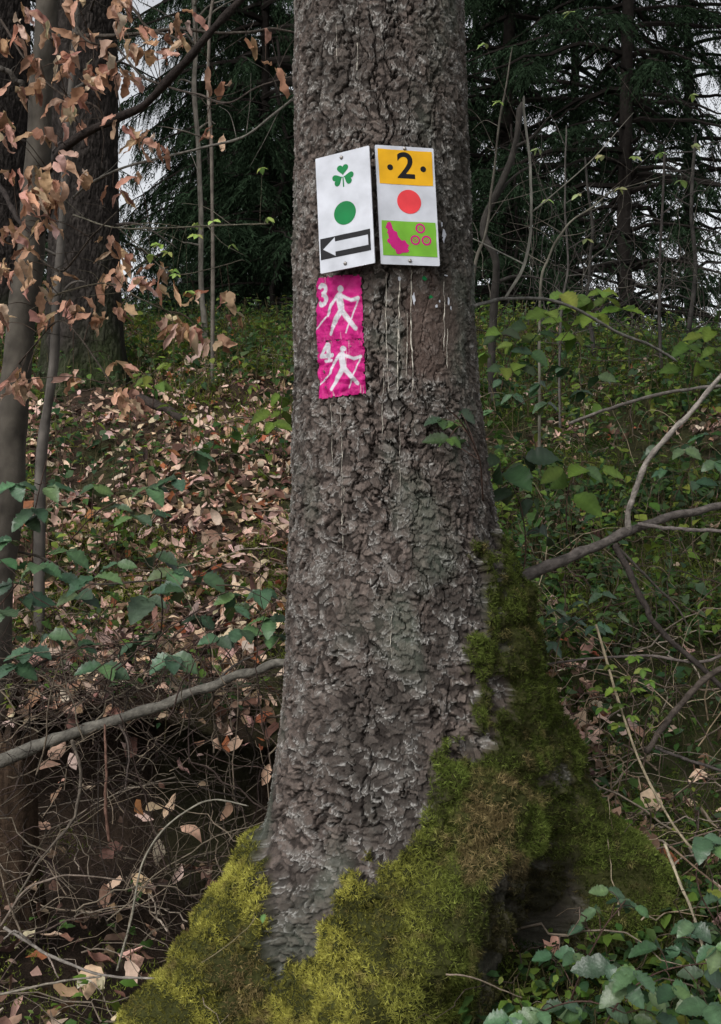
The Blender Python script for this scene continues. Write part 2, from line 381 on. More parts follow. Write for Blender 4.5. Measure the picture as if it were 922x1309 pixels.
# worn, scraped patch under the right plate
sc = np.exp(-(((U_ - 552) / 40) ** 2) ** 1.5 - (((V_ - 420) / 75) ** 2) ** 1.5) * (np.abs(th) < 1.5)
sc = smooth(.25, .8, sc + (fbm(u_ * 50 + 200, zz * 40, 77, 3, 50) - .5) * .6)
h = h * (1 - .5 * sc) - .002 * sc
low = smooth(.35, .75, 1.1 - zz)
lump = (fbm(u_ * 26 + 52, zz * 16, 101, 3, 26)) * .045 * mk * (.3 + .7 * low) + fbm(u_ * 90 + 90, zz * 60, 103, 2, 90) * .02 * mk + .016 * mk * smooth(.0, .45, worley(u_ * 22 + 44, zz * 11, 107, 22)[1] - worley(u_ * 22 + 44, zz * 11, 107, 22)[0])
h = h * (1 - .75 * mk ** 2) + lump + mk * ((fbm(u_ * 300 + 600, zz * 260, 109, 2, 300) - .5) * .006) + hol * (fbm(u_ * 90 + 180, zz * 14, 105, 4, 90) - .5) * .06 + .07 * mk * smooth(1.0, 1.4, th) * (fbm(u_ * 12 + 24, zz * 7, 115, 3, 12) - .5)
fade = smooth(2.6, 2.4, zz)
h = h * (.4 + .6 * fade)
r = Rs(th, zz) + h
P = np.stack([tz(T_cx, zz) + r * np.sin(th), TY - r * np.cos(th), zz], -1)
nA = fbm(u_ * 9 + 18, zz * 4, 111, 4, 9); nB = fbm(u_ * 60 + 120, zz * 50, 113, 3, 60)
base = np.array([.06, .051, .045]); pink = np.array([.10, .08, .07]); grey = np.array([.118, .112, .103]); green = np.array([.085, .105, .082]); crack = np.array([.022, .018, .016])
w = lambda a: a[..., None]
C = base * (1 - w(smooth(.35, .65, nA))) + pink * w(smooth(.35, .65, nA))
C = C * (1 - w(smooth(.5, .85, nB) * .7)) + grey * w(smooth(.5, .85, nB) * .7)
C = C * w(.68 + .62 * cid) * w(.8 + .4 * cidb)
rim = e
C = C * (1 - w(rim * .55)) + np.array([.42, .41, .39]) * w(rim * (.06 + .6 * smooth(.38, .65, nB)))
pl = smooth(.5, .0, plate)
C = C * (1 - w(pl * .8)) + crack * w(pl * .8)
C = C * (1 - w(fis * .75)) + crack * .8 * w(fis * .75)
gl = smooth(.5, .75, fbm(u_ * 14 + 28, zz * 5, 121, 3, 14) + .25 * smooth(.9, .5, zz) - .05)
C = C * (1 - w(gl * .45)) + green * w(gl * .45)
C = C * (1 - w(sc * .75)) + (np.array([.095, .065, .055]) * w(.7 + .6 * nB)) * w(sc * .75)
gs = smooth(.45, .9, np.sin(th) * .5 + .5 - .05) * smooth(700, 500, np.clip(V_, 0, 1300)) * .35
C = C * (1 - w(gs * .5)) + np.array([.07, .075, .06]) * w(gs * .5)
msoil = np.array([.03, .032, .01])
C = C * (1 - w(mk)) + msoil * w(.5 + nB) * w(mk)
C = C * (1 - w(hol * .75)) + (np.array([.034, .03, .022]) * w(.1 + 1.6 * nB)) * w(hol * .75)  # bark darkened between the roots: the hollow's shade is put into the colour
tree = empty('spruce_tree', (.05, TY, .45))
TI = Matrix.Translation(-Vector(tree.location))
def under(o, parent=tree):
    o.parent = parent
    o.matrix_parent_inverse = Matrix.Translation(-Vector(parent.location)) if parent.location.length else Matrix()
    return o
setp(tree, 'big spruce with scaly grey bark and mossy root flare carrying the trail signs', 'tree')
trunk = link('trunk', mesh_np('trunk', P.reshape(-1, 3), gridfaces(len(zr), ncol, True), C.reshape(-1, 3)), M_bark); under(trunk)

# moss tufts on the roots
nr_, nc_ = th.shape
cellw = np.ones_like(mk); dth = np.gradient(TH)[None, :] * r; dz = np.gradient(zr)[:, None]
P4 = np.gradient(P, axis=0); P5 = np.gradient(P, axis=1); nrm = np.cross(P5, P4); area = np.linalg.norm(nrm, axis=2); nrm /= area[..., None] + 1e-12
nrm *= np.sign((nrm * np.stack([np.sin(th), -np.cos(th), 0 * th], -1)).sum(-1))[..., None]
dens = area * (.7 + smooth(.3, .65, fbm(P[..., 0] * 26 + P[..., 1] * 17, P[..., 2] * 26, 131, 3))) * smooth(.35, .8, mk) * (zz < 1.45) * (np.abs(th) < 2.6)
pp = dens.ravel() / dens.sum()
NT = 150000
idx = rng.choice(pp.size, NT, p=pp)
b = P.reshape(-1, 3)[idx] + rng.normal(size=(NT, 3)) * .002; n = nrm.reshape(-1, 3)[idx]; uu, vv = U_.ravel()[idx], V_.ravel()[idx]; tth = th.ravel()[idx]
cl = fbm(b[:, 0] * 26 + b[:, 1] * 17, b[:, 2] * 26, 131, 3); cl2 = fbm(b[:, 0] * 7 + b[:, 1] * 9, b[:, 2] * 7, 133, 3)
bright = smooth(.35, .7, cl) * .75 + .25 * smooth(.3, .6, cl2)
yel = smooth(620, 420, uu) * smooth(980, 1120, vv)        # the low front ridge and left root carry yellower moss
dead = .85 * np.exp(-((uu - 618 + (vv - 1035) * .35) / 34) ** 2 - ((vv - 1035) / 62) ** 2) + .7 * np.exp(-((uu - 640) / 40) ** 2 - ((vv - 1110) / 25) ** 2) + .9 * np.exp(-((uu - 325) / 30) ** 2 - ((vv - 1265) / 55) ** 2)
dead = .9 * smooth(.2, .8, dead * (.5 + 1.0 * cl2) + (fbm(b[:, 0] * 45, b[:, 2] * 45 + b[:, 1] * 30, 137, 3) - .5) * 1.5 + .1)
cg = np.array([.045, .056, .014]) * (1 - bright[:, None]) + np.array([.135, .175, .04]) * bright[:, None]
cyl = np.array([.09, .088, .02]) * (1 - bright[:, None]) + np.array([.42, .40, .09]) * bright[:, None]
cg = cg * (1 - .3 * smooth(560, 660, uu) * smooth(1100, 900, vv))[:, None]
cc = cg * (1 - yel[:, None]) + cyl * yel[:, None]
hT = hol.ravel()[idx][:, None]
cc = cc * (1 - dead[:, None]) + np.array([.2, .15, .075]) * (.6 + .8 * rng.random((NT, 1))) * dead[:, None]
cc = cc * (1 - hT * .85) + np.array([.035, .028, .016]) * hT * .85  # tufts inside the root hollow tinted near-black brown, painting in its shade
KB = 6
bb = np.repeat(b, KB, 0); nn = np.repeat(n, KB, 0)
ddir = nn * .6 + rng.normal(size=(NT * KB, 3)) * .65 + np.array([0, 0, .28]) * (1 - 2.2 * np.repeat(dead, KB)[:, None])
Lb = rng.uniform(.004, .0095, NT * KB) * (.9 + .4 * np.repeat(bright, KB)) * (1 + .3 * np.repeat(dead, KB)); Wb = rng.uniform(.0009, .0021, NT * KB)
Vb, Fb = blades(bb, ddir, Lb, Wb)
cb = np.repeat(cc, KB, 0) * rng.uniform(.5, 1.4, (NT * KB, 1)) * np.where(rng.random((NT * KB, 1)) < .18, 1.5, 1.0); cb = np.repeat(cb, 3, 0)
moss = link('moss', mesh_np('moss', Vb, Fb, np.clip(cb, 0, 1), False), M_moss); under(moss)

# resin runs and torn flecks under the plates
def on_bark(u, v, off=.002):
    t_, z_ = th_of(u, v); return surf(np.array(t_), np.array(z_), off)
def run(u, v0, v1, w_, seed, col=(.42, .39, .33)):
    mbx = MB(); t0, z0 = th_of(u, v0); t1, z1 = th_of(u + (seed % 3 - 1) * 2, v1); n_ = max(12, int((v1 - v0) / 2.2))
    zs = np.linspace(z0, z1, n_); ts = np.linspace(t0, t1, n_) + (fbm(zs * 40, zs * 0 + seed, seed, 3) - .5) * .03
    hh = bark(ts / (2 * PI), zs, None)[0]
    Pn = surf(ts, zs); rad = np.stack([np.sin(ts), -np.cos(ts), 0 * ts], -1); Pn = Pn + rad * (np.maximum(hh, .0015) * .55 + .0012)[:, None]
    R_ = w_ * (.25 + 1.0 * vnoise(zs * 160, zs * 0 + seed, seed) * smooth(.25, .5, vnoise(zs * 45, zs * 0, seed + 4))) + .0001
    V, Fq = tubes(Pn[None], R_[None] * .75, 5); mbx.add(V, Fq, np.repeat(np.array(col)[None] * rng.uniform(.6, 1.2, (n_, 1)), 5, 0))
    return under(mbx.build('resin_run', M_resin))
for i, (u, a, b_, w_) in enumerate([(511, 345, 440, .0018), (509, 420, 505, .0011), (525, 345, 500, .0016), (521, 400, 480, .0009), (567, 360, 448, .0014), (494, 350, 500, .0011), (491, 470, 560, .0007),
                                    (571, 420, 470, .0008), (437, 520, 700, .0012), (441, 600, 690, .0008), (500, 780, 840, .0009), (424, 515, 600, .0006), (512, 520, 640, .0006), (457, 55, 90, .0014), (430, 30, 80, .0005)]):
    run(u, a, b_, w_, i + 3)
def prism(poly, z0, z1):
    n_ = len(poly); p = np.asarray(poly, float)
    V = np.vstack([np.c_[p, np.full(n_, z0)], np.c_[p, np.full(n_, z1)]])
    side = np.array([[i, (i + 1) % n_, (i + 1) % n_ + n_, i + n_] for i in range(n_)])
    return V, [np.arange(n_)[::-1][None], (np.arange(n_) + n_)[None], side]
def fleck(u, v, w_, h_, m_, seed):
    g = np.random.default_rng(seed); a = np.sort(g.random(9)) * 2 * PI; rr = g.uniform(.55, 1.1, 9)
    V, Fq = prism(np.c_[np.cos(a) * rr * w_, np.sin(a) * rr * h_], 0, .0006)
    t_, z_ = th_of(u, v); mbx = MB(); mbx.add(V, Fq); o = mbx.build('torn_fleck', m_, None, False)
    p = surf(np.array(t_), np.array(z_), .0045)
    M_ = Matrix(((math.cos(t_), 0, math.sin(t_), p[0]), (math.sin(t_), 0, -math.cos(t_), p[1]), (0, 1, 0, p[2]), (0, 0, 0, 1)))
    o.matrix_world = M_; mw = M_.copy(); o.parent = tree; o.matrix_parent_inverse = TI; o.matrix_basis = mw
    return o
for i, (u, v, a, b_, m_) in enumerate([(541, 356, .006, .0045, M_grn), (528, 382, .0045, .011, M_white), (549, 380, .005, .005, M_grn), (571, 384, .003, .010, M_white), (556, 391, .003, .004, M_white), (560, 385, .002, .003, M_white),
                                       (566, 300, .006, .015, M_wfilm), (563, 287, .003, .006, M_wfilm), (574, 394, .002, .004, M_white), (510, 357, .0035, .006, M_wfilm), (568, 352, .005, .002, M_wfilm)]):
    fleck(u, v, a, b_, m_, 50 + i)

# ------------------------------------------------------------------ sign plates
def frame(c, yaw, pitch, roll):
    B = Matrix(((1, 0, 0), (0, 0, -1), (0, 1, 0)))
    R = B @ Matrix.Rotation(yaw, 3, 'Y') @ Matrix.Rotation(pitch, 3, 'X') @ Matrix.Rotation(roll, 3, 'Z')
    M_ = R.to_4x4(); M_.translation = Vector(c); return M_
def circle(cx, cy_, r, n=40, e=1.0): a = np.linspace(0, 2 * PI, n, endpoint=False); return np.c_[cx + r * np.cos(a), cy_ + r * e * np.sin(a)]
def ring(mb, cx, cy_, r0, r1, z0, z1, n=28):
    a = np.linspace(0, 2 * PI, n, endpoint=False); c, s = np.cos(a), np.sin(a)
    V = np.concatenate([np.c_[cx + q * c, cy_ + q * s, np.full(n, z)] for q, z in ((r0, z0), (r0, z1), (r1, z1), (r1, z0))])
    i = np.arange(n); j = (i + 1) % n
    mb.add(V, np.concatenate([np.stack([i + k * n, j + k * n, j + (k + 1) * n, i + (k + 1) * n], 1) for k in range(3)]))
def rough_poly(poly, amp, seed, sub=4):
    p = np.asarray(poly, float); o = []; g = np.random.default_rng(seed)
    for i in range(len(p)):
        q = p[(i + 1) % len(p)]
        for k in range(sub): o.append(p[i] + (q - p[i]) * k / sub + (g.random(2) - .5) * amp)
    return np.array(o)
def text_mesh(ch, size, off=0.0, ext=.0002):
    cu = bpy.data.curves.new('tmp', 'FONT'); cu.body = ch; cu.size = size; cu.offset = off; cu.extrude = ext; cu.align_x = 'CENTER'; cu.align_y = 'CENTER'
    ob = bpy.data.objects.new('tmp', cu); COL.objects.link(ob); dg = bpy.context.evaluated_depsgraph_get(); me = bpy.data.meshes.new_from_object(ob.evaluated_get(dg))
    bpy.data.objects.remove(ob); return me
def plate(name, c, yaw, pitch, roll, w_, h_, label):
    root = empty(name); root.matrix_world = frame(c, yaw, pitch, roll); setp(root, label, 'trail sign', 'trail sign plates nailed to the spruce')
    rr = .002; pts = []
    for cx, cy_, a0 in ((w_ / 2 - rr, h_ / 2 - rr, 0), (-w_ / 2 + rr, h_ / 2 - rr, 90), (-w_ / 2 + rr, -h_ / 2 + rr, 180), (w_ / 2 - rr, -h_ / 2 + rr, 270)):
        for k in range(4): a = math.radians(a0 + 30 * k); pts.append((cx + rr * math.cos(a), cy_ + rr * math.sin(a)))
    mb = MB(); V, Fq = prism(pts, -.0025, 0); mb.add(V, Fq); mb.build('sign_plate', M_white, root, False)
    return root
def add2d(root, name, polys, m_, z=.0003, t=.0003):
    mb = MB()
    for p in polys: V, Fq = prism(p, z - .00025, z + t); mb.add(V, Fq)
    return mb.build(name, m_, root, False)
def nail(root, x, y):
    mb = MB(); n_ = 14; a = np.linspace(0, 2 * PI, n_, endpoint=False); prof = [(.0001, .0032), (.002, .0028), (.0031, .0018), (.0034, .0004), (.0012, .0003), (.0012, -.02)]
    V = np.concatenate([np.c_[x + r_ * np.cos(a), y + r_ * np.sin(a), np.full(n_, z_)] for r_, z_ in prof]); mb.add(V, gridfaces(len(prof), n_, True)); return mb.build('nail', M_nail, root)

L = plate('trail_sign', (-.028, 2.058, 1.931), -.463, -.069, .087, .107, .211, 'white plate with green clover, green dot and a left-pointing arrow')
W_, H_ = .107, .211
def q(u, v, W=W_, Hh=H_): return ((u - .5) * W, (.5 - v) * Hh)
def heart(cx, cy_, s, ang):
    t_ = np.linspace(0, 2 * PI, 36, endpoint=False); x = 16 * np.sin(t_) ** 3; y = 13 * np.cos(t_) - 5 * np.cos(2 * t_) - 2 * np.cos(3 * t_) - np.cos(4 * t_)
    x, y = x / 17 * s, (y + 17) / 17 * s * .95
    ca, sa = math.cos(ang), math.sin(ang); return np.c_[cx + x * ca - y * sa, cy_ + x * sa + y * ca]
cx0, cy0 = q(.50, .205)
clv = add2d(L, 'clover', [heart(cx0, cy0 + .001, .0118, 0), heart(cx0 - .001, cy0 - .001, .0118, math.radians(112)), heart(cx0 + .001, cy0 - .001, .0118, math.radians(-112)),
                    np.array([(cx0 - .001, cy0 - .002), (cx0 + .001, cy0 - .002), (cx0 + .0018, cy0 - .020), (cx0 - .0006, cy0 - .020)])], M_grn)
cx1, cy1 = q(.505, .525); add2d(L, 'green_dot', [circle(cx1, cy1, .0215, e=.98)], M_grn)
add2d(L, 'arrow_panel', [rough_poly([q(.025, .705), q(.945, .705), q(.945, .885), q(.025, .885)][::-1], .0006, 3)], M_blk)
add2d(L, 'arrow', [[q(.075, .80), q(.30, .875), q(.30, .838), q(.905, .838), q(.905, .752), q(.30, .752), q(.30, .715)]], M_wfilm, .0007)
nail(L, *q(.49, .045)); nail(L, *q(.47, .955))

W2, H2 = .109, .215
R = plate('trail_sign', (.083, 2.066, 1.941), .276, -.095, .023, W2, H2, 'white plate with yellow number 2 panel, red dot and lime panel')
def q2(u, v): return q(u, v, W2, H2)
ypan = add2d(R, 'yellow_panel', [rough_poly([q2(.045, .325), q2(.96, .325), q2(.965, .032), q2(.04, .032)], .0009, 5)], M_yellow)
me = text_mesh('2', .066, .0011); o = link('number', me, M_blk, R); o.location = (*q2(.505, .175), .0008); o.scale = (1.05, 1, 1)
for a in (.235, .80):
    add2d(R, 'number_dot', [circle(*q2(a, .185), .0053, 24)], M_blk, .0008)
add2d(R, 'red_dot', [circle(*q2(.53, .468), .0222, e=.98)], M_red)
lp = add2d(R, 'lime_panel', [rough_poly([q2(.045, .925), q2(.965, .925), q2(.965, .635), q2(.045, .635)], .0009, 6)], M_lime)
reg = [(.17, .66), (.215, .652), (.235, .69), (.25, .72), (.30, .735), (.305, .77), (.36, .80), (.40, .792), (.425, .82), (.455, .835), (.43, .86), (.455, .875), (.42, .895), (.36, .89), (.33, .905), (.27, .90), (.26, .87), (.215, .855), (.20, .83), (.155, .815), (.15, .795), (.185, .785), (.16, .74), (.17, .72), (.135, .70)]
add2d(R, 'region_shape', [rough_poly([q2(.30 + (p[0] - .30) * 1.22, .785 + (p[1] - .785) * 1.06) for p in reg][::-1], .0014, 9, 3)], M_mag, .0008)
mb = MB()
for a, b_ in ((.695, .69), (.60, .79), (.79, .79)):
    ring(mb, *q2(a, b_), .0058, .0092, .0005, .0009); ring(mb, *q2(a, b_), .0015, .0028, .0005, .0009, 16)
mb.build('ring_emblem', M_mag, R, False)
nail(R, *q2(.5, .018)); nail(R, *q2(.49, .965))

# walker stickers: film pasted on the bark
def seg(x, y, a, b, w0, w1=None):
    w1 = w0 if w1 is None else w1
    ax, ay = a; bx_, by = b; dx, dy = bx_ - ax, by - ay; t = np.clip(((x - ax) * dx + (y - ay) * dy) / (dx * dx + dy * dy), 0, 1)
    return np.hypot(x - ax - t * dx, y - ay - t * dy) - (w0 + (w1 - w0) * t)
def digit(x, y, ch):
    if ch == '3':
        def arc(cx, cy_, r_, top):
            an = np.degrees(np.arctan2(-(y - cy_), x - cx)); return np.where((an > -95) & (an < 165) if top else (an > -165) & (an < 95), np.abs(np.hypot(x - cx, (y - cy_) * 1.1) - r_) - .042, 9)
        return np.minimum(arc(.175, .195, .078, 1), arc(.175, .345, .088, 0))
    return np.minimum.reduce([seg(x, y, (.27, .07), (.27, .34), .044), seg(x, y, (.25, .07), (.10, .24), .036), seg(x, y, (.10, .26), (.36, .26), .038), seg(x, y, (.18, .35), (.34, .35), .026)])
def sticker(c4, ch, label, seed):
    """c4: the four corners (left top, right top, right bottom, left bottom)"""
    T = [th_of(*p) for p in c4]; nu, nv = 210, 270
    x, y = np.meshgrid(np.linspace(0, 1, nu), np.linspace(0, 1, nv))
    (t0, z0), (t1, z1), (t2, z2), (t3, z3) = T
    thx = (t0 * (1 - x) + t1 * x) * (1 - y) + (t3 * (1 - x) + t2 * x) * y; zx = (z0 * (1 - x) + z1 * x) * (1 - y) + (z3 * (1 - x) + z2 * x) * y
    ex = np.minimum(np.minimum(x, 1 - x) * .8, np.minimum(y, 1 - y))
    thx += (fbm(y * 9, y * 0 + x * .5, seed, 3) - .5) * .03 * (1 - smooth(0, .1, ex)); 
    hh = bark(thx / (2 * PI), zx, None)[0]
    k = 11; ker = np.ones(2 * k + 1) / (2 * k + 1)
    hs = np.apply_along_axis(lambda a: np.convolve(np.pad(a, k, mode='edge'), ker, 'valid'), 1, hh); hs = np.apply_along_axis(lambda a: np.convolve(np.pad(a, k, mode='edge'), ker, 'valid'), 0, hs)
    off = np.maximum(hs * .9 + .0022, hh + .0006) * .12 + (hs + .0034) * .88 + (fbm(x * 14, y * 14, seed + 5, 3) - .5) * .0012
    Pn = surf(thx, zx) + np.stack([np.sin(thx), -np.cos(thx), 0 * thx], -1) * off[..., None]
    wob = (fbm(x * 25, y * 25, seed + 8, 2) - .5) * .008
    yy = (y - .05) / (.97 if ch == '3' else 1.0) if ch == '3' else y
    d = np.minimum.reduce([np.hypot(x - .60, (yy - .165) * 1.25) - .066, seg(x, yy, (.57, .285), (.60, .50), .075, .06), seg(x, yy, (.60, .27), (.80, .35), .03, .024), seg(x, yy, (.80, .35), (.93, .32), .03),
                           seg(x, yy, (.52, .27), (.38, .42), .032, .026), seg(x, yy, (.38, .42), (.31, .56), .026, .03), seg(x, yy, (.58, .52), (.34, .86), .05, .03), seg(x, yy, (.62, .52), (.86, .80), .05, .034),
                           seg(x, yy, (.93, .34), (.68, .86), .013), seg(x, yy, (.33, .55), (.0, .76), .013)])
    d = np.minimum(d, digit(x, y, ch)) + wob
    wh = smooth(.012, -.012, d)
    wear = smooth(.62, .72, fbm(x * 30, y * 30, seed + 11, 3)) * .5
    crack_ = (hh < .0012) * .35
    mg = np.array([.44, .010, .16]) * (.75 + .5 * fbm(x * 5, y * 6, seed + 3, 3))[..., None]
    Cc = mg * (1 - wh[..., None]) + np.array([.52, .5, .55]) * wh[..., None]
    streak = smooth(.72, .8, vnoise(x * 45, y * 3, seed + 20)) * smooth(.6, .75, vnoise(x * 9, y * 2, seed + 21)) * .5
    Cc = Cc * (1 - streak[..., None]) + np.array([.5, .42, .42]) * streak[..., None]
    Cc = Cc * (1 - (crack_ + wear * (1 - smooth(0, .08, ex)))[..., None] * .6)
    Fq = gridfaces(nv, nu)
    keep = ~((ex.ravel()[Fq[:, 0]] < .02) & (fbm(x * 16, y * 16, seed + 30, 2).ravel()[Fq[:, 0]] < .42))
    o = link('trail_sticker', mesh_np('trail_sticker', Pn.reshape(-1, 3), Fq[keep], Cc.reshape(-1, 3)), M_stick)
    sm = o.modifiers.new('thick', 'SOLIDIFY'); sm.thickness = .0004; sm.offset = -1
    return setp(o, label, 'sticker', 'magenta walker stickers on the bark')
sticker([(406, 356), (463, 351), (466, 434), (407, 438)], '3', 'magenta pole-walker sticker numbered 3 directly under the clover plate', 301)
sticker([(408, 437), (466, 433), (468, 503), (411, 511)], '4', 'magenta pole-walker sticker numbered 4, the lower of the two', 401)
print('trunk done')

# ------------------------------------------------------------------ forest behind: spruces
def spruce_proto(seed, height, z0, reach, nk, dens=1.0, dead=0.0):
    """returns (trunk mesh, crown mesh): whorls of drooping boughs hung with needle sprays"""
    g = np.random.default_rng(seed)
    tb = MB(); n = 26; zs = np.linspace(-.6, height, n); rr = .0055 * (height - zs) + .012
    p = np.c_[np.cumsum(g.normal(size=n)) * .02, np.cumsum(g.normal(size=n)) * .02, zs]
    V, Fq = tubes(p[None], rr[None], 10); tb.add(V, Fq, np.repeat(np.array([.022, .019, .017])[None] * g.uniform(.7, 1.3, (n, 1)), 10, 0))
    me_t = mesh_np('spruce_trunk', tb.V[0], tb.Fs[4][0], tb.C[0])
    cb = MB(); BP = []; BR = []
    z = .25
    spr_b, spr_d, spr_l = [], [], []
    while z < height - .3:
        nb = g.integers(4, 7); a0 = g.random() * 6.28
        for i in range(nb):
            a = a0 + i * 6.28 / nb + g.normal() * .25; Lr = reach * (1 - (z / height)) ** .75 * g.uniform(.6, 1.15) + .25
            t = np.linspace(0, 1, 14); up = .25 if z > height * .5 else .05
            rad = Lr * t; zz_ = z + Lr * (up * t - .42 * t ** 2 + .13 * t ** 3) + g.normal() * .1
            da = np.cumsum(g.normal(size=14)) * .03
            c = np.c_[rad * np.cos(a + da), rad * np.sin(a + da), zz_]
            BP.append(c); BR.append(.013 * Lr * (1 - t) + .0035)
            bare = z < z0 and g.random() < .8
            if g.random() < dead or bare:
                dn = .07; k2 = g.uniform(.25, 1); c[:, :2] *= 1; c = c[0] + (c - c[0]) * k2; c[:, 2] += np.cumsum(g.normal(size=14)) * .02; BP[-1] = c
            else: dn = 1.0
            m = int(nk * Lr * dens * dn) + 1
            ti = g.uniform(.12, 1, m) ** .8; k = np.clip((ti * 13).astype(int), 0, 12); fr = ti * 13 - k
            b = c[k] * (1 - fr[:, None]) + c[k + 1] * fr[:, None]
            side = g.choice([-1, 1], m); sa = a + side * g.uniform(.5, 1.3, m)
            d = np.c_[np.cos(sa), np.sin(sa), g.uniform(-1.6, -.25, m)]; d /= np.linalg.norm(d, axis=1, keepdims=True)
            l = g.uniform(.18, .55, m) * (1.15 - ti * .55)
            spr_b.append(b); spr_d.append(d); spr_l.append(l)
        z += g.uniform(.22, .42)
    V, Fq = tubes(np.array(BP), np.array(BR), 5); cb.add(V, Fq, np.array([.022, .019, .017]))
    b = np.concatenate(spr_b); d = np.concatenate(spr_d); l = np.concatenate(spr_l); m = len(b)
    # each spray: a drooping twig lined with needle tufts
    K = 15; tk = np.tile(np.linspace(.06, 1, K), m); bi = np.repeat(b, K, 0); di = np.repeat(d, K, 0); li = np.repeat(l, K)
    pos = bi + di * (tk * li)[:, None] + np.c_[np.zeros((m * K, 2)), -.35 * li * tk ** 2]
    s = np.cross(di, [0, 0, 1.]); s /= np.linalg.norm(s, axis=1, keepdims=True) + 1e-9
    sg = np.tile(np.where(np.arange(K) % 2, 1., -1.), m)
    nd = di * .75 + s * (sg * g.uniform(.3, 1.0, m * K))[:, None] + g.normal(size=(m * K, 3)) * .22 + np.array([0, 0, -.35])
    Vn, Fn = blades(pos, nd, g.uniform(.05, .12, m * K) * (1.1 - .5 * tk), g.uniform(.010, .022, m * K))
    cn = np.array([.018, .032, .017])[None] * g.uniform(.45, 1.5, (m, 1)) * np.array([1, 1, 1]); cn = np.repeat(np.repeat(cn, K, 0) * g.uniform(.75, 1.25, (m * K, 1)), 3, 0)
    cb.add(Vn, Fn, cn)
    V = np.concatenate(cb.V); me_c = mesh_np('spruce_crown', V, [np.concatenate(v) for v in cb.Fs.values()], np.concatenate(cb.C), False)
    me_t.materials.append(M_bark2); me_c.materials.append(M_needle)
    return me_t, me_c
protos = [spruce_proto(11, 15, .6, 3.2, 34), spruce_proto(12, 17, .4, 2.8, 38), spruce_proto(13, 13, .8, 3.4, 30, dead=.15), spruce_proto(14, 16, 4.2, 2.8, 38, dead=.2)]
oc = link('crown', spruce_proto(16, 13, .0, 2.5, 22)[1], None, tree); oc.location = (-.02, 0, 4.4)
small = spruce_proto(15, 2.6, .0, 1.0, 60)
def put_spruce(proto, x, y, rz, sc, label, group, z=None, tilt=0):
    root = empty('spruce_tree', (x, y, float(H(x, y)) - .05 if z is None else z)); root.rotation_euler = (tilt, 0, rz); root.scale = (sc,) * 3
    setp(root, label, 'tree', group)
    link('trunk', proto[0], None, root); link('crown', proto[1], None, root); return root
def ux(u, Y): return (u - 461) / F * Y
FG = 'dark spruces standing behind the bank'
for (u, y, k, rz, sc, wd, lab) in [
    (806, 11.5, 3, .3, .85, .9, 'dark spruce right of the marked trunk with long bare lower branches'),
    (335, 13.0, 0, 1.2, 1.0, .62, 'dense dark spruce filling the gap just left of the marked trunk'),
    (275, 14.5, 1, 4.4, 1.0, .42, 'narrow dark spruce behind the pale thin sapling on the left'),
    (650, 13.0, 1, 2.4, 1.0, .8, 'dense dark spruce just right of the marked trunk'),
    (-20, 13.0, 0, 3.6, 1.0, .7, 'dark spruce hidden behind the beech stem at far left'),
    (470, 15.5, 2, 5.0, 1.1, .9, 'dark spruce mostly hidden behind the marked trunk'),
    (735, 16.0, 3, .7, 1.1, .7, 'second row dark spruce between the two right-hand trunks'),
    (880, 16.5, 3, 3.9, 1.0, .8, 'thin-crowned spruce at the right edge with bright sky through it')]:
    o = put_spruce(protos[k], ux(u, y), y, rz, sc, lab, FG); o.scale = (sc * wd, sc * wd, sc)
for (u, y, k, rz, sc, wd, lab) in [(-220, 15, 1, 2.2, 1.1, .8, 'rear spruce beyond the left edge, behind the far left trunk'), (400, 23, 0, 2.0, 1.2, .8, 'rear spruce straight behind the marked trunk'), (610, 24, 1, 4.0, 1.2, .8, 'rear spruce showing between the right-hand boughs next to the trunk'),
    (1330, 15, 1, 1.5, 1.1, .8, 'rear spruce beyond the right edge'), (-700, 14, 0, .5, 1, 1, 'rear spruce far off along the bank at left'), (310, 27, 2, .4, 1.4, .6, 'rear spruce deep in the gap beside the pale sapling')]:
    o = put_spruce(protos[k], ux(u, y), y, rz, sc, lab, 'rear row spruces deep in the forest', z=float(H(ux(u, y), y)) - .1); o.scale = (sc * wd, sc * wd, sc)
put_spruce(small, ux(345, 9.6), 9.6, 1.0, .95, 'small bushy green young spruce on the crest left of the marked trunk', 'young spruces on the crest')
put_spruce(small, ux(270, 10.2), 10.2, 3.0, .7, 'lowest young green spruce on the crest beneath the hanging dry leaves', 'young spruces on the crest')
put_spruce(small, ux(655, 10.4), 10.4, 2.0, .8, 'young green spruce on the crest close right of the marked trunk', 'young spruces on the crest')

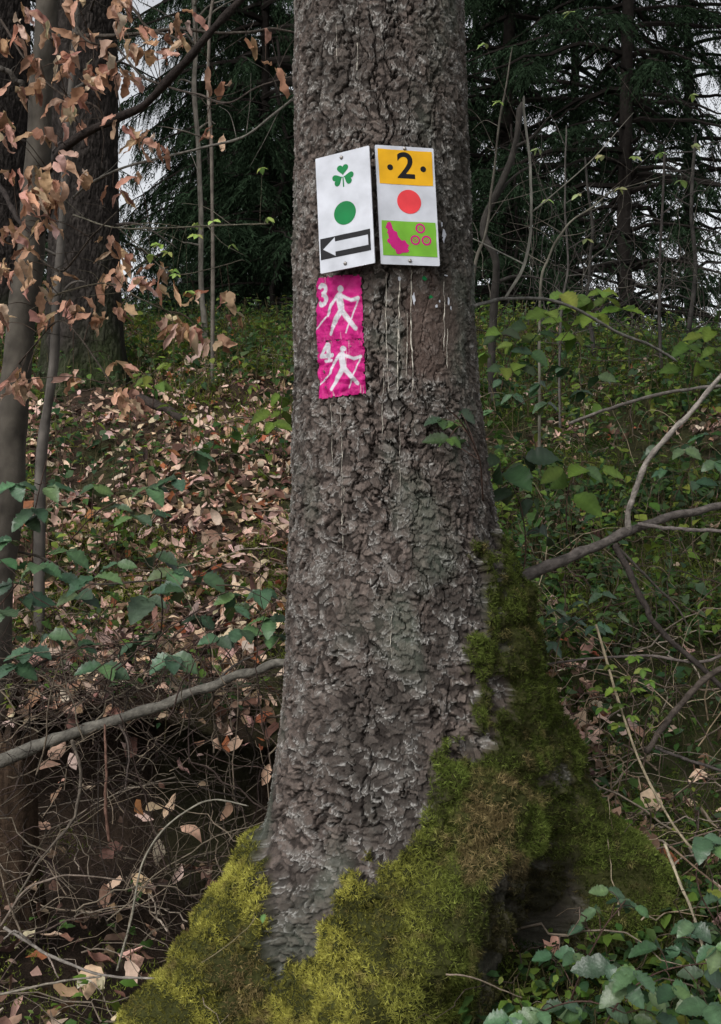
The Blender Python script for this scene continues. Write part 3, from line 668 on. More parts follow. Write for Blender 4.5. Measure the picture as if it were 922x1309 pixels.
# two old trunks left, behind the beech
def old_trunk(u0, u1, Yd, label, seed, lean=0.0):
    g = np.random.default_rng(seed); xc = ux((u0 + u1) / 2, Yd); R0 = (u1 - u0) / 2 / F * Yd; zb = float(H(xc, Yd)) - .1
    nc, nz = 260, 700; a = np.linspace(-PI, PI, nc, endpoint=False); z = np.linspace(0, 9, nz); A, Zz = np.meshgrid(a, z); uq = A / (2 * PI)
    wx = fbm(uq * 30 + 60, Zz * 9, seed, 3, 30) - .5
    f1, f2, cid, ox, oy = worley(uq * 60 + wx * 2.6 + 120, Zz * 22 + wx * 2.2, seed + 1, 60, 1.0)
    h = smooth(0, .2, f2 - f1) * (.003 + .008 * cid); f = 1 + .5 * np.exp(-Zz / .35) * (1 + .3 * np.sin(A * 5 + seed))
    r = R0 * f * (1 - Zz * .025) + h
    Pn = np.stack([xc + r * np.cos(A) + lean * Zz, Yd + r * np.sin(A), zb + Zz], -1)
    Cc = np.array([.028, .024, .022]) * (.55 + .9 * cid)[..., None] * (.5 + .5 * smooth(0, .2, f2 - f1))[..., None]
    gm = smooth(1.2, .1, Zz + fbm(uq * 9 + 18, Zz * 3, seed + 4, 3, 9))[..., None] * .7; Cc = Cc * (1 - gm) + np.array([.035, .055, .015]) * gm
    root = empty('spruce_tree', (xc, Yd, zb)); setp(root, label, 'tree')
    o = link('trunk', mesh_np('trunk', Pn.reshape(-1, 3), gridfaces(nz, nc, True), Cc.reshape(-1, 3)), M_bark2); under(o, root)
    return root, xc, zb, R0
def stubs(root, xc, Yd, zb, R0, n, seed):
    g = np.random.default_rng(seed)
    for k in range(n):
        mb = MB(); z = zb + g.uniform(1.0, 5.0); a = g.uniform(-2.9, -.2); d = np.array([math.cos(a), math.sin(a), g.uniform(-.3, .1)]); l = g.uniform(.2, .9)
        p0 = np.array([xc, Yd, z]) + d * R0 * .8; limb(mb, [p0, p0 + d * l * .5 + [0, 0, .02], p0 + d * l + [0, 0, -.08]], .010, .003, 14, 6, (.07, .06, .055), .6, seed=k + seed)
        under(mb.build('branch_stub', M_wood), root)
t1, *a1 = old_trunk(66, 150, 6.6, 'broad dark spruce trunk close behind the beech stem', 501)
stubs(t1, a1[0], 6.6, a1[1], a1[2], 7, 3)
t2, *a2 = old_trunk(-38, 38, 7.6, 'dark spruce trunk at the far left edge behind the dry leaves', 502)
t4, *a4 = old_trunk(-330, -270, 6.0, 'spruce trunk standing further along the bank on the left', 504)

# thin bare saplings
def sapling(path, Yd, w0, w1, label, col, side=5, seed=1, name='sapling', on_ground=True):
    P_ = [px(u, v, Yd + dy) for u, v, dy in path]
    if on_ground: g0 = P_[0].copy(); g0[2] = float(H(g0[0], g0[1])) - .03; P_ = [g0] + P_
    base = P_[0]
    root = empty(name, tuple(base)); setp(root, label, 'sapling'); mb = MB()
    Cc = limb(mb, P_, w0 / F * Yd / 2, w1 / F * Yd / 2, 40, 7, col, .8, seed=seed); under(mb.build('trunk', M_beech), root)
    g = np.random.default_rng(seed)
    for k in range(side):
        i_ = g.integers(8, 38); p = Cc[i_]; s = g.choice([-1, 1]); l = g.uniform(.12, .4); mb = MB()
        d = np.array([s * .8, g.normal() * .4, g.uniform(.1, .9)]); limb(mb, [p, p + d * l * .5 + g.normal(size=3) * .02, p + d * l + [0, 0, -.02]], w1 / F * Yd * .35, w1 / F * Yd * .12, 16, 5, col, .8, seed=seed + k)
        under(mb.build('branch', M_beech), root)
    return root, Cc
sapling([(262, 440, 0), (256, 380, 0), (254, 300, 0), (255, 200, 0), (250, 90, 0), (247, 0, 0), (250, -120, 0)], 7.2, 8, 5, 'pale thin sapling with one narrow stem left of the marked trunk', (.22, .2, .17), 7, 31)
sapling([(52, 600, 0), (62, 500, 0), (74, 400, 0), (84, 280, 0), (92, 150, 0), (100, 0, 0), (106, -100, 0)], 3.6, 15, 7, 'slim dark grey sapling leaning right beside the beech stem', (.1, .09, .08), 4, 32)
sapling([(272, 200, 0), (266, 90, .1), (272, 0, .1), (280, -120, 0)][::1], 6.4, 5, 4, 'slender twig rising beside the pale sapling', (.15, .13, .11), 3, 33)
sapling([(646, 382, 0), (668, 345, 0), (680, 290, 0), (678, 225, 0), (671, 160, 0), (670, 122, 0)], 2.6, 4, 3, 'pale curved shoot standing on the arching bare branch right of the trunk', (.28, .27, .23), 2, 34, on_ground=False)
sapling([(604, 360, 0), (620, 300, 0), (632, 230, 0), (640, 150, 0), (655, 60, 0)], 5.2, 5, 2, 'thin upright bare shoot touching the right side of the marked trunk', (.12, .11, .09), 6, 35)
sapling([(690, 385, 0), (700, 330, 0), (722, 290, 0), (760, 262, 0), (792, 238, 0)], 4.6, 4, 2, 'bare shoot bending right in front of the dark conifers', (.16, .15, .12), 6, 36)
sapling([(716, 420, 0), (726, 330, 0), (722, 250, 0), (724, 160, 0)], 5.5, 3.5, 2, 'straight bare shoot in the middle of the right-hand thicket', (.12, .11, .1), 7, 37)
sapling([(845, 440, 0), (842, 360, 0), (846, 280, 0), (850, 190, 0)], 6.5, 5, 3, 'bare young stem before the bright sky at right', (.08, .07, .065), 8, 38)
sapling([(880, 440, 0), (888, 350, 0), (884, 280, 0), (890, 170, 0)], 7.5, 7, 4, 'rightmost bare young stem before the bright sky', (.06, .055, .05), 9, 39)
sapling([(760, 440, 0), (752, 370, 0), (757, 300, 0), (748, 200, 0)], 7.0, 6, 3, 'dark bare stem left of the long-branched spruce', (.06, .055, .05), 9, 40)
sapling([(628, 430, 0), (634, 340, 0), (617, 290, 0), (655, 210, 0), (668, 130, 0)], 6.0, 11, 8, 'dark leaning stem close behind the right side of the marked trunk', (.05, .045, .04), 3, 41)

# ------------------------------------------------------------------ beech with hanging dry leaves
BY = 3.15
beech = empty('beech_tree', tuple(px(8, 640, BY))); setp(beech, 'young smooth-barked beech at left with curled dry orange leaves', 'tree')
mb = MB(); bc = (.085, .075, .062)
limb(mb, [px(-10, 930, BY), px(-4, 760, BY), px(8, 640, BY), px(16, 520, BY), (px(30, 390, BY)), px(42, 270, BY), px(52, 140, BY), px(60, 0, BY), px(66, -150, BY), px(60, -500, BY), px(75, -1200, BY)], 23 / F * BY, 10 / F * BY, 80, 16, bc, .12, .05, 7)
under(mb.build('trunk', M_beech), beech)
BR = [([(58, 222), (72, 205), (100, 176), (150, 150), (195, 125), (240, 76), (270, 40), (308, 0), (345, -40)], 13, 9, (.035, .028, .025), 2.58),
      ([(60, 50), (90, 42), (120, 44), (160, 43), (240, 38), (300, 42), (340, 36), (377, 41)], 7, 3, (.07, .06, .05), 2.9),
      ([(-5, 15), (30, 70), (55, 100), (90, 125), (120, 134), (136, 152)], 4, 3, (.07, .055, .045), 2.85),
      ([(150, 60), (180, 95), (215, 110), (250, 119), (290, 131), (330, 110), (378, 96)], 3.5, 2, (.09, .075, .065), 2.8),
      ([(94, 252), (112, 236), (150, 216), (200, 203), (260, 188), (310, 175), (345, 150), (376, 124)], 4, 3, (.17, .16, .14), 2.7),
      ([(-6, 228), (8, 250), (20, 275), (45, 298), (58, 290), (70, 250)], 8, 5, (.04, .033, .03), 2.9),
      ([(94, 274), (140, 289), (200, 291), (270, 288), (345, 285)], 2.4, 1.4, (.14, .13, .1), 2.75),
      ([(35, 398), (80, 373), (140, 362), (180, 382), (215, 398)], 2.6, 1.6, (.08, .07, .05), 2.7),
      ([(160, -5), (190, 34), (225, 50), (252, 62)], 4, 3, (.06, .05, .04), 2.85),
      ([(40, 130), (20, 100), (-10, 80)], 8, 7, (.09, .08, .07), 3.1),
      ([(150, 290), (185, 320), (225, 350), (300, 335)], 2, 1.2, (.1, .09, .07), 2.75),
      ([(20, 470), (45, 440), (80, 410), (130, 470), (150, 505)], 2.6, 1.8, (.06, .05, .04), 2.7),
      ([(80, -5), (92, 20), (110, 50), (150, 60)], 4, 3, (.06, .05, .04), 2.9),
      ([(50, 330), (80, 345), (120, 300), (150, 270)], 3, 2, (.06, .05, .04), 2.8)]
bpts = []
for k, (pth, w0, w1, col, Yd) in enumerate(BR):
    mb = MB(); n_ = len(pth); pts = [px(u, v, BY + (Yd - BY) * min(1, j / max(1, n_ - 1) * 1.5)) for j, (u, v) in enumerate(pth)]
    Cc = limb(mb, pts, w0 / F * Yd / 2, w1 / F * Yd / 2, 50, 8, col, .6, .2, 60 + k); bpts.append(Cc)
    g = np.random.default_rng(700 + k)
    for j in range(8):                        # fine side twigs
        p = Cc[g.integers(5, 49)]; d = np.array([g.normal(), g.normal() * .5, g.normal() * .8]); d /= np.linalg.norm(d); l = g.uniform(.04, .16)
        c2 = limb(mb, [p, p + d * l * .5 + g.normal(size=3) * .008, p + d * l], .0011, .0005, 10, 4, col, .8, seed=k * 20 + j); 
    under(mb.build('branch', M_wood), beech)
allb = np.concatenate(bpts)
CL = [(32, 20), (25, 38), (48, 85), (88, 75), (92, 2), (150, 10), (230, 30), (250, 20), (178, 42), (225, 50), (110, 55), (140, 65), (55, 110), (140, 80), (165, 105), (170, 65), (320, 55), (355, 46), (265, 90), (20, 120), (40, 118),
      (115, 105), (105, 120), (55, 175), (280, 112), (340, 95), (356, 95), (0, 155), (90, 140), (155, 170), (180, 180), (270, 170), (262, 172), (213, 192), (70, 225), (145, 250), (175, 232), (15, 225), (70, 240), (60, 265), (55, 290),
      (10, 300), (30, 320), (140, 310), (155, 330), (137, 365), (205, 345), (185, 365), (212, 370), (75, 360), (50, 375), (95, 400), (120, 410), (155, 400), (215, 415), (250, 385), (285, 380), (295, 408), (250, 425), (270, 438), (5, 400),
      (60, 410), (90, 395), (2, 350), (22, 505), (95, 488), (35, 485), (150, 510), (8, 60), (60, 45), (120, 90), (10, 175), (40, 250), (75, 210), (100, 230), (20, 340), (0, 420), (90, 90), (100, 160), (200, 70), (235, 55), (160, 500), (145, 470), (170, 520), (8, 500)]
fb_, fd_, fu_, fL, fW = [], [], [], [], []; g = np.random.default_rng(88)
CL = CL + [(u + float(g.normal()) * 16, v + float(g.normal()) * 14) for u, v in CL if u < 240 and g.random() < .15]
for k, (u, v) in enumerate(CL):
    Yd = g.uniform(2.62, 3.0); c = px(u, v - 9, Yd); j = np.argmin(np.abs(allb - c) @ [1, .4, 1]); p = allb[j]
    tw = MB(); limb(tw, [p, (p + c) / 2 + [0, 0, .012], c], .0013, .0007, 10, 4, (.09, .065, .05), .8, seed=k + 300); under(tw.build('twig', M_wood), beech)
    nl = g.integers(3, 7) if u < 240 or v > 250 else g.integers(1, 4)
    for q_ in range(nl):
        fb_.append(c + g.normal(size=3) * [.014, .014, .006]); fd_.append([g.normal() * .55, g.normal() * .55, -1.0 + g.random() * .6]); fu_.append([g.normal() * .4, -1 + g.normal() * .5, .5]); fL.append(g.uniform(.038, .072)); fW.append(g.uniform(.016, .03))
N_ = len(fb_); V, Fq, k_ = leaves(np.array(fb_), np.array(fd_), np.array(fu_), np.array(fL), np.array(fW), g.uniform(.4, 1.15, N_), g.uniform(-.5, 1.0, N_), 9, .85)
V = V + (np.stack([fbm(V[:, 0] * 90, V[:, 2] * 90, 5, 2), fbm(V[:, 0] * 130, V[:, 2] * 130, 6, 2), fbm(V[:, 1] * 130, V[:, 2] * 130, 7, 2)], 1) - .5) * .016
cc = mixcol([(.42, .25, .17), (.52, .33, .23), (.26, .14, .09), (.58, .42, .32)], [4, 3, 2, 1.5], N_, g)
o = link('dry_leaves', mesh_np('dry_leaves', V, Fq, jitter_col(cc, N_, .2, k_, g)), M_dry); under(o, beech)

# ------------------------------------------------------------------ litter, moss cover, low plants, fine twigs (uncountable)
def gnormal(x, y, e=.03):
    n = np.stack([-(H(x + e, y) - H(x - e, y)) / (2 * e), -(H(x, y + e) - H(x, y - e)) / (2 * e), np.ones_like(x)], 1); return n / np.linalg.norm(n, axis=1, keepdims=True)
def scatter(N, ymin, ymax, g, fn=None):
    y = ymin * (ymax / ymin) ** g.random(int(N * 3)); x = (g.random(len(y)) - .5) * 2 * (.42 * y + .5)
    if fn is not None:
        k = g.random(len(y)) < fn(x, y); x, y = x[k], y[k]
    return x[:N], y[:N]
def hollow(x, y): return smooth(1.95, 2.2, y) * (y < 3.11) * smooth(-.02, -.16, x)
def near_tree(x, y): return np.hypot(x - .06, y - TY)
def pv(x, y):
    z = H(x, y); return 461 + F * x / y, 654 - F * (z - CAMZ) / y
g = np.random.default_rng(21)
def dl(x, y):
    u, v = pv(x, y); p = smooth(.42, .62, fbm(x * 1.9 + 9, y * 1.9, 61, 3) + .10 * (u < 380) * smooth(470, 520, v) - .12 * (u > 600)) 
    p = np.maximum(p, .85 * np.exp(-((u - 280) / 130) ** 2 - ((v - 590) / 110) ** 2)); return np.clip(p * .95 + .05, 0, 1) * (1 - .93 * hollow(x, y))
x, y = scatter(21000, 1.7, 9.8, g, dl); N_ = len(x); n = gnormal(x, y)
d = g.normal(size=(N_, 3)); d -= n * (d * n).sum(1, keepdims=True) * .8
b = np.c_[x, y, H(x, y) + g.uniform(.004, .03, N_)]
L_ = g.uniform(.022, .075, N_); V, Fq, k_ = leaves(b, d, n + g.normal(size=(N_, 3)) * .45, L_, L_ * g.uniform(.4, .62, N_), g.uniform(-.6, .9, N_), g.uniform(-.8, .9, N_), 5, .8)
V = V + (np.stack([vnoise(V[:, 0] * 60, V[:, 1] * 60, 5), vnoise(V[:, 0] * 60, V[:, 1] * 60, 6), vnoise(V[:, 0] * 60, V[:, 1] * 60, 7)], 1) - .5) * .016
cc = mixcol([(.54, .38, .29), (.30, .19, .13), (.13, .075, .052), (.62, .45, .35), (.27, .095, .045), (.07, .045, .035)], [4.2, 3.4, 2.6, 1.8, .8, 1.8], N_, g)
o = link('leaf_litter', mesh_np('leaf_litter', V, Fq, jitter_col(cc, N_, .25, k_, g)), M_litter); setp(o, 'brown and pinkish fallen leaves strewn over the whole slope', kind='stuff')
print('litter', N_)
# moss cover on the ground
def dm(x, y):
    u, v = pv(x, y); p = smooth(.5, .62, fbm(x * 2.2 + 30, y * 2.2, 63, 3) + .16 * (u > 600)); p = np.maximum(p, smooth(505, 440, v) * .8)
    p = np.maximum(p, np.exp(-((u - 820) / 130) ** 2 - ((v - 1120) / 190) ** 2)); p = np.maximum(p, .9 * smooth(1190, 1260, v) * (u < 420)); p = np.maximum(p, .8 * np.exp(-((u - 350) / 50) ** 2 - ((v - 740) / 60) ** 2)); return p * (1 - .8 * hollow(x, y)) * (1 - .85 * np.exp(-((u - 270) / 150) ** 2 - ((v - 590) / 90) ** 2) * (u < 372))
x, y = scatter(80000, 1.55, 9.8, g, dm); N_ = len(x); n = gnormal(x, y); KB2 = 5
zc = fbm(x * 12, y * 12, 65, 3); b = np.c_[x, y, H(x, y) + .03 * zc]
bb = np.repeat(b, KB2, 0) + g.normal(size=(N_ * KB2, 3)) * .004 * np.repeat(y, KB2)[:, None] / 2; ddir = np.repeat(n, KB2, 0) + g.normal(size=(N_ * KB2, 3)) * .75
sz = np.repeat(np.clip(y / 2.6, .8, 3), KB2); V, Fq = blades(bb, ddir, g.uniform(.006, .015, N_ * KB2) * sz, g.uniform(.0016, .0034, N_ * KB2) * sz)
br = smooth(.35, .7, fbm(x * 9, y * 9, 67, 3))[:, None]; ye = smooth(430, 300, pv(x, y)[0])[:, None] * .6 + smooth(520, 440, pv(x, y)[1])[:, None] * .7
cc = np.array([.03, .055, .012]) * (1 - br) + np.array([.15, .19, .04]) * br; cc = cc * (1 - np.clip(ye, 0, 1) * .6) + np.array([.2, .22, .04]) * np.clip(ye, 0, 1) * .6
cc = np.repeat(np.repeat(cc, KB2, 0) * g.uniform(.6, 1.4, (N_ * KB2, 1)), 3, 0)
o = link('ground_moss', mesh_np('ground_moss', V, Fq, cc, False), M_moss); setp(o, 'yellow-green moss cushions spread over the bank and crest', kind='stuff')
print('gmoss', N_)
# small green plants: rosettes of little leaves
def dp(x, y):
    u, v = pv(x, y); p = .15 + .75 * smooth(.45, .6, fbm(x * 1.6 + 70, y * 1.6, 69, 3)); p = p * np.where(u > 600, 1.0, .22); p = np.maximum(p, .75 * smooth(540, 460, v)); p = p * (near_tree(x, y) > .32)
    return p * (1 - .8 * np.exp(-((u - 280) / 110) ** 2 - ((v - 610) / 90) ** 2)) * (1 - .9 * hollow(x, y))
x, y = scatter(8500, 1.75, 9.6, g, dp); N_ = len(x); KP = 6; hgt = g.uniform(.02, .16, N_) * np.clip(y / 3.5, .6, 1.5)
xb = np.repeat(x, KP); yb = np.repeat(y, KP); hb = np.repeat(hgt, KP) * np.tile(np.linspace(.4, 1, KP), N_)
a = g.random(N_ * KP) * 6.28; rr = g.uniform(0, .03, N_ * KP) + hb * .25
b = np.c_[xb + np.cos(a) * rr, yb + np.sin(a) * rr, H(xb, yb) + hb]; d = np.c_[np.cos(a), np.sin(a), g.uniform(-.5, .5, N_ * KP)]
Lp = np.repeat(g.uniform(.016, .05, N_) * np.clip(y / 4, .75, 1.25), KP) * g.uniform(.7, 1.2, N_ * KP)
V, Fq, k_ = leaves(b, d, np.tile([0, -.2, 1.], (N_ * KP, 1)) + g.normal(size=(N_ * KP, 3)) * .3, Lp, Lp * g.uniform(.5, .8, N_ * KP), g.uniform(0, .5, N_ * KP), g.uniform(0, .6, N_ * KP), 3, .8)
cc = np.repeat(mixcol([(.05, .10, .025), (.10, .17, .03), (.035, .075, .03), (.17, .22, .04), (.07, .11, .05)], [4, 3, 3, 1.5, 2], N_, g), KP, 0)
o = link('ground_cover', mesh_np('ground_cover', V, Fq, jitter_col(cc, N_ * KP, .2, k_, g)), M_fresh); setp(o, 'low green leafy plants covering the bank, densest on the right', kind='stuff')
st = np.stack([np.c_[x, y, H(x, y) - .005], np.c_[x + g.normal(size=N_) * .01, y, H(x, y) + hgt * .5], np.c_[x + g.normal(size=N_) * .015, y, H(x, y) + hgt]], 1)
V, Fq = tubes(st, np.tile([[.0016, .0013, .0008]], (N_, 1)) * np.clip(y / 3, 1, 2)[:, None], 3)
o2 = link('plant_stems', mesh_np('plant_stems', V, Fq, np.tile([.07, .06, .03], (len(V), 1))), M_wood); setp(o2, 'fine stems of the low plants on the bank', kind='stuff')
# dead twigs and dry canes
def twigs(N, pfn, name, label, rmin, rmax, lmin, lmax, lift, colset, seed, arch=.3):
    g = np.random.default_rng(seed); P0 = pfn(N, g); n = len(P0); M = 12; t = np.linspace(0, 1, M)
    a = g.random(n) * 6.28; el_ = g.normal(size=n) * lift; d = np.c_[np.cos(a) * np.cos(el_), .6 * np.sin(a) * np.cos(el_), np.abs(np.sin(el_))]; l = g.uniform(lmin, lmax, n)
    c = P0[:, None] + d[:, None] * (l[:, None] * t)[..., None]
    wv = np.cumsum(g.normal(size=(n, M, 3)), 1) * (l * .022)[:, None, None]; wv -= wv[:, :1]; c = c + wv
    c[..., 2] += arch * l[:, None] * np.sin(PI * t)[None] * g.uniform(-.3, 1, (n, 1)); 
    zg = H(c[..., 0], c[..., 1]); c[..., 2] = np.maximum(c[..., 2], zg + .003)
    R_ = g.uniform(rmin, rmax, n)[:, None] * (1 - .7 * t)[None]
    V, Fq = tubes(c, R_, 4); cc = mixcol(colset, np.ones(len(colset)), n, g) * g.uniform(.6, 1.35, (n, 1))
    o = link(name, mesh_np(name, V, Fq, np.repeat(cc, M * 4, 0)), M_wood); return setp(o, label, kind='stuff')
def pA(N, g):
    u = g.uniform(-40, 365, N); v = g.uniform(850, 1290, N); Yd = g.uniform(2.35, 2.95, N); P0 = np.stack([(u - 461) / F * Yd, Yd, CAMZ + (654 - v) / F * Yd], 1); P0[:, 2] = np.maximum(P0[:, 2], H(P0[:, 0], P0[:, 1]) + .005); return P0
twigs(420, pA, 'twig_tangle', 'tangle of dead brown twigs in the dark hollow left of the trunk', .0006, .0022, .08, .5, .5, [(.06, .045, .038), (.12, .1, .075), (.04, .028, .024), (.17, .135, .1), (.03, .024, .02)], 901)
def pB(N, g):
    x, y = scatter(N, 1.9, 8.5, g, lambda x, y: .5 + 0 * x); return np.c_[x, y, H(x, y) + g.uniform(0, .05, len(x))]
twigs(1000, pB, 'fallen_twigs', 'fine dead twigs lying across the leaf litter', .0009, .003, .1, .55, .22, [(.16, .13, .1), (.24, .2, .16), (.08, .06, .05), (.12, .09, .07)], 902, .15)
def pC(N, g):
    u = g.uniform(640, 940, N); v = g.uniform(560, 1180, N); Yd = np.interp(v, [560, 760, 950, 1180], [5.0, 3.4, 2.7, 2.25]) + g.uniform(-.25, .1, N); P0 = np.stack([(u - 461) / F * Yd, Yd, CAMZ + (654 - v) / F * Yd], 1); P0[:, 2] = np.maximum(P0[:, 2], H(P0[:, 0], P0[:, 1]) + .005); return P0
twigs(190, pC, 'dry_stalks', 'dry tan stalks and twigs standing among the plants right of the trunk', .0006, .002, .1, .45, .7, [(.2, .15, .1), (.12, .09, .07), (.28, .23, .16), (.08, .06, .05)], 903, .3)
def pD(N, g):
    u = g.uniform(600, 960, N); v = g.uniform(330, 470, N); Yd = g.uniform(5, 8.5, N); return np.stack([(u - 461) / F * Yd, Yd, CAMZ + (654 - v) / F * Yd], 1)
twigs(110, pD, 'bare_thicket', 'bare thicket of fine shoots on the crest right of the trunk', .0015, .0035, .4, 1.3, 1.1, [(.06, .055, .05), (.1, .09, .075), (.04, .035, .03)], 904, .1)

# ------------------------------------------------------------------ branches
def branch(name, label, cat, paths, group=None, matl=None):
    """paths: (pts px(u,v,Y), w0, w1 in photo pixels, colour); the first is the main limb, the rest are its side twigs"""
    root = None
    for k, (pth, w0, w1, col) in enumerate(paths):
        pts = [px(*p) for p in pth]; Ym = np.mean([p[2] for p in pth]); mb = MB()
        Cc = limb(mb, pts, w0 / F * Ym / 2, w1 / F * Ym / 2, 60, 10 if w0 > 6 else 6, col, .32, .16, int(pth[0][0] * 3 + k))
        if k == 0:
            o = mb.build(name, matl or M_wood); setp(o, label, cat, group); root = o
        else: mb.build('side_twig', matl or M_wood, root)
    return root
branch('fallen_branch', 'long grey fallen branch slanting across the dark hollow into the trunk', 'branch',
       [([(-30, 985, 2.45), (60, 948, 2.45), (130, 925, 2.46), (200, 905, 2.47), (270, 876, 2.46), (330, 855, 2.42), (372, 843, 2.38)], 17, 10, (.15, .14, .12)),
        ([(270, 876, 2.46), (300, 850, 2.45), (325, 838, 2.45)], 4, 2, (.1, .09, .08)), ([(150, 920, 2.46), (165, 955, 2.45), (160, 1010, 2.42)], 4, 1.5, (.1, .08, .07))])
branch('fallen_branch', 'thick bare branch reaching from the right edge down to the mossy trunk', 'branch',
       [([(940, 640, 2.6), (905, 650, 2.58), (850, 662, 2.55), (800, 680, 2.5), (765, 697, 2.46), (720, 715, 2.42), (650, 745, 2.4)], 9, 15, (.12, .105, .095)),
        ([(803, 680, 2.5), (806, 645, 2.48), (828, 588, 2.46), (860, 550, 2.45), (885, 525, 2.45), (930, 470, 2.44)], 8, 6, (.3, .27, .24)),
        ([(815, 669, 2.5), (845, 674, 2.48), (880, 676, 2.47), (940, 679, 2.46)], 6, 5, (.16, .14, .13)),
        ([(785, 695, 2.48), (800, 722, 2.47), (822, 768, 2.46), (842, 802, 2.46), (896, 852, 2.46), (940, 895, 2.46)], 9, 6, (.06, .05, .045)),
        ([(788, 697, 2.48), (830, 740, 2.49), (865, 775, 2.5), (880, 800, 2.5)], 4, 2, (.08, .07, .06))])
branch('fallen_branch', 'thin grey branch lying level above the thick branch at right', 'branch', [([(728, 541, 3.6), (765, 527, 3.5), (800, 515, 3.4), (850, 502, 3.3), (890, 496, 3.2), (940, 492, 3.2)], 5, 4, (.2, .18, .16))])
branch('bare_branch', 'dark arching branch leaving the trunk beside the upper signs and bending down right', 'branch',
       [([(598, 393, 2.35), (625, 385, 2.5), (650, 381, 2.6), (695, 382, 2.7), (740, 396, 2.75), (790, 425, 2.8), (830, 440, 2.85), (866, 462, 2.9)], 4.5, 4, (.19, .18, .16))])
branch('fallen_branch', 'short dark branch slanting up to the right edge above the moss', 'branch', [([(826, 962, 2.35), (850, 925, 2.36), (872, 898, 2.38), (905, 865, 2.4), (940, 845, 2.42)], 8, 8, (.08, .065, .055))])
branch('fallen_branch', 'thin dark branch below the slanting one at the right edge', 'branch', [([(838, 955, 2.3), (865, 966, 2.28), (895, 976, 2.26), (940, 990, 2.24)], 5, 4, (.07, .06, .055))])
branch('fallen_branch', 'level thin twig crossing the right edge below the thick branch', 'branch', [([(690, 850, 2.55), (750, 842, 2.5), (830, 838, 2.48), (895, 846, 2.46), (940, 828, 2.44)], 3, 4, (.13, .11, .1))])
branch('dry_stalk', 'long pale dry stalk falling from the green shoots to the lower right', 'stalk', [([(762, 798, 2.4), (780, 860, 2.36), (797, 915, 2.3), (815, 965, 2.25), (835, 1010, 2.2), (865, 1060, 2.1), (900, 1100, 2.05)], 4, 3, (.3, .25, .17))])
branch('dry_stalk', 'pale dry stalk ending among the bramble leaves at lower right', 'stalk', [([(850, 1078, 2.02), (868, 1125, 1.98), (890, 1180, 1.94), (905, 1230, 1.9), (930, 1290, 1.86)], 4.5, 3, (.36, .31, .22))])
branch('dry_stalk', 'thin red-brown stalk crossing over the pale one at lower right', 'stalk', [([(858, 1082, 2.04), (885, 1105, 2.0), (915, 1130, 1.98), (950, 1160, 1.96)], 3, 2, (.2, .14, .1))])
branch('dead_twig', 'pale arching twig curving up out of the hollow beside the left root', 'twig', [([(150, 1240, 2.2), (168, 1172, 2.2), (180, 1110, 2.2), (205, 1065, 2.2), (240, 1035, 2.2), (275, 1022, 2.2), (318, 1030, 2.2)], 3.2, 2, (.27, .25, .2))])
branch('dead_twig', 'forked dry twig lying along the moss at the lower left edge', 'twig', [([(5, 1185, 2.1), (30, 1200, 2.1), (62, 1220, 2.1), (110, 1240, 2.1), (150, 1249, 2.1), (200, 1250, 2.08)], 4.5, 3, (.28, .25, .22)),
        ([(40, 1205, 2.1), (20, 1190, 2.08), (5, 1200, 2.08)], 3, 2, (.28, .25, .22)), ([(60, 1218, 2.1), (75, 1250, 2.08)], 3, 1.5, (.25, .2, .17)), ([(30, 1198, 2.1), (12, 1155, 2.09), (0, 1110, 2.08)], 3, 2, (.2, .16, .12))])
branch('dead_twig', 'nearly level pale twig at the bottom left corner', 'twig', [([(-20, 1275, 2.05), (40, 1262, 2.05), (90, 1252, 2.05), (130, 1248, 2.06)], 3.5, 2.5, (.25, .22, .18))])
branch('dead_twig', 'reddish upright twig standing below the fallen grey branch', 'twig', [([(140, 1075, 2.3), (135, 1030, 2.3), (136, 980, 2.32), (134, 925, 2.35)], 4.5, 3, (.14, .08, .06))])
branch('dead_twig', 'grey crooked twig hanging under the left end of the fallen branch', 'twig', [([(92, 945, 2.35), (103, 985, 2.34), (98, 1035, 2.33), (85, 1060, 2.3), (50, 1100, 2.28), (20, 1150, 2.25)], 5, 2.5, (.12, .1, .08))])
branch('dead_twig', 'bent brown twig at left edge above the forked twig', 'twig', [([(0, 1185, 2.25), (30, 1140, 2.25), (60, 1125, 2.25), (95, 1118, 2.25), (160, 1125, 2.25)], 3.5, 2, (.2, .16, .13))])
branch('dead_twig', 'short pale twig lying on the front moss root', 'twig', [([(570, 1245, 1.86), (600, 1248, 1.86), (640, 1264, 1.88), (668, 1275, 1.9)], 2.6, 1.6, (.25, .2, .15))])
branch('dead_twig', 'long dark twig laid over the leafy slope left of the trunk', 'twig', [([(0, 700, 3.2), (60, 715, 3.2), (110, 745, 3.1), (200, 742, 3.0), (300, 748, 2.9), (330, 760, 2.8)], 4, 2, (.07, .06, .05))])
branch('fallen_branch', 'short broken log end half buried in leaves on the left slope', 'log', [([(165, 505, 5.6), (185, 512, 5.5), (210, 522, 5.4), (235, 535, 5.3)], 14, 9, (.05, .04, .035))])

def pE(N, g):
    u = g.uniform(-40, 370, N); v = g.uniform(835, 900, N); Yd = g.uniform(2.9, 3.15, N); return np.stack([(u - 461) / F * Yd, Yd, CAMZ + (654 - v) / F * Yd], 1)
twigs(170, pE, 'hanging_roots', 'fine roots and dead stems fringing the lip above the dark hollow', .0008, .0024, .1, .4, .3, [(.07, .05, .04), (.12, .1, .08), (.04, .03, .025)], 905, -.5)

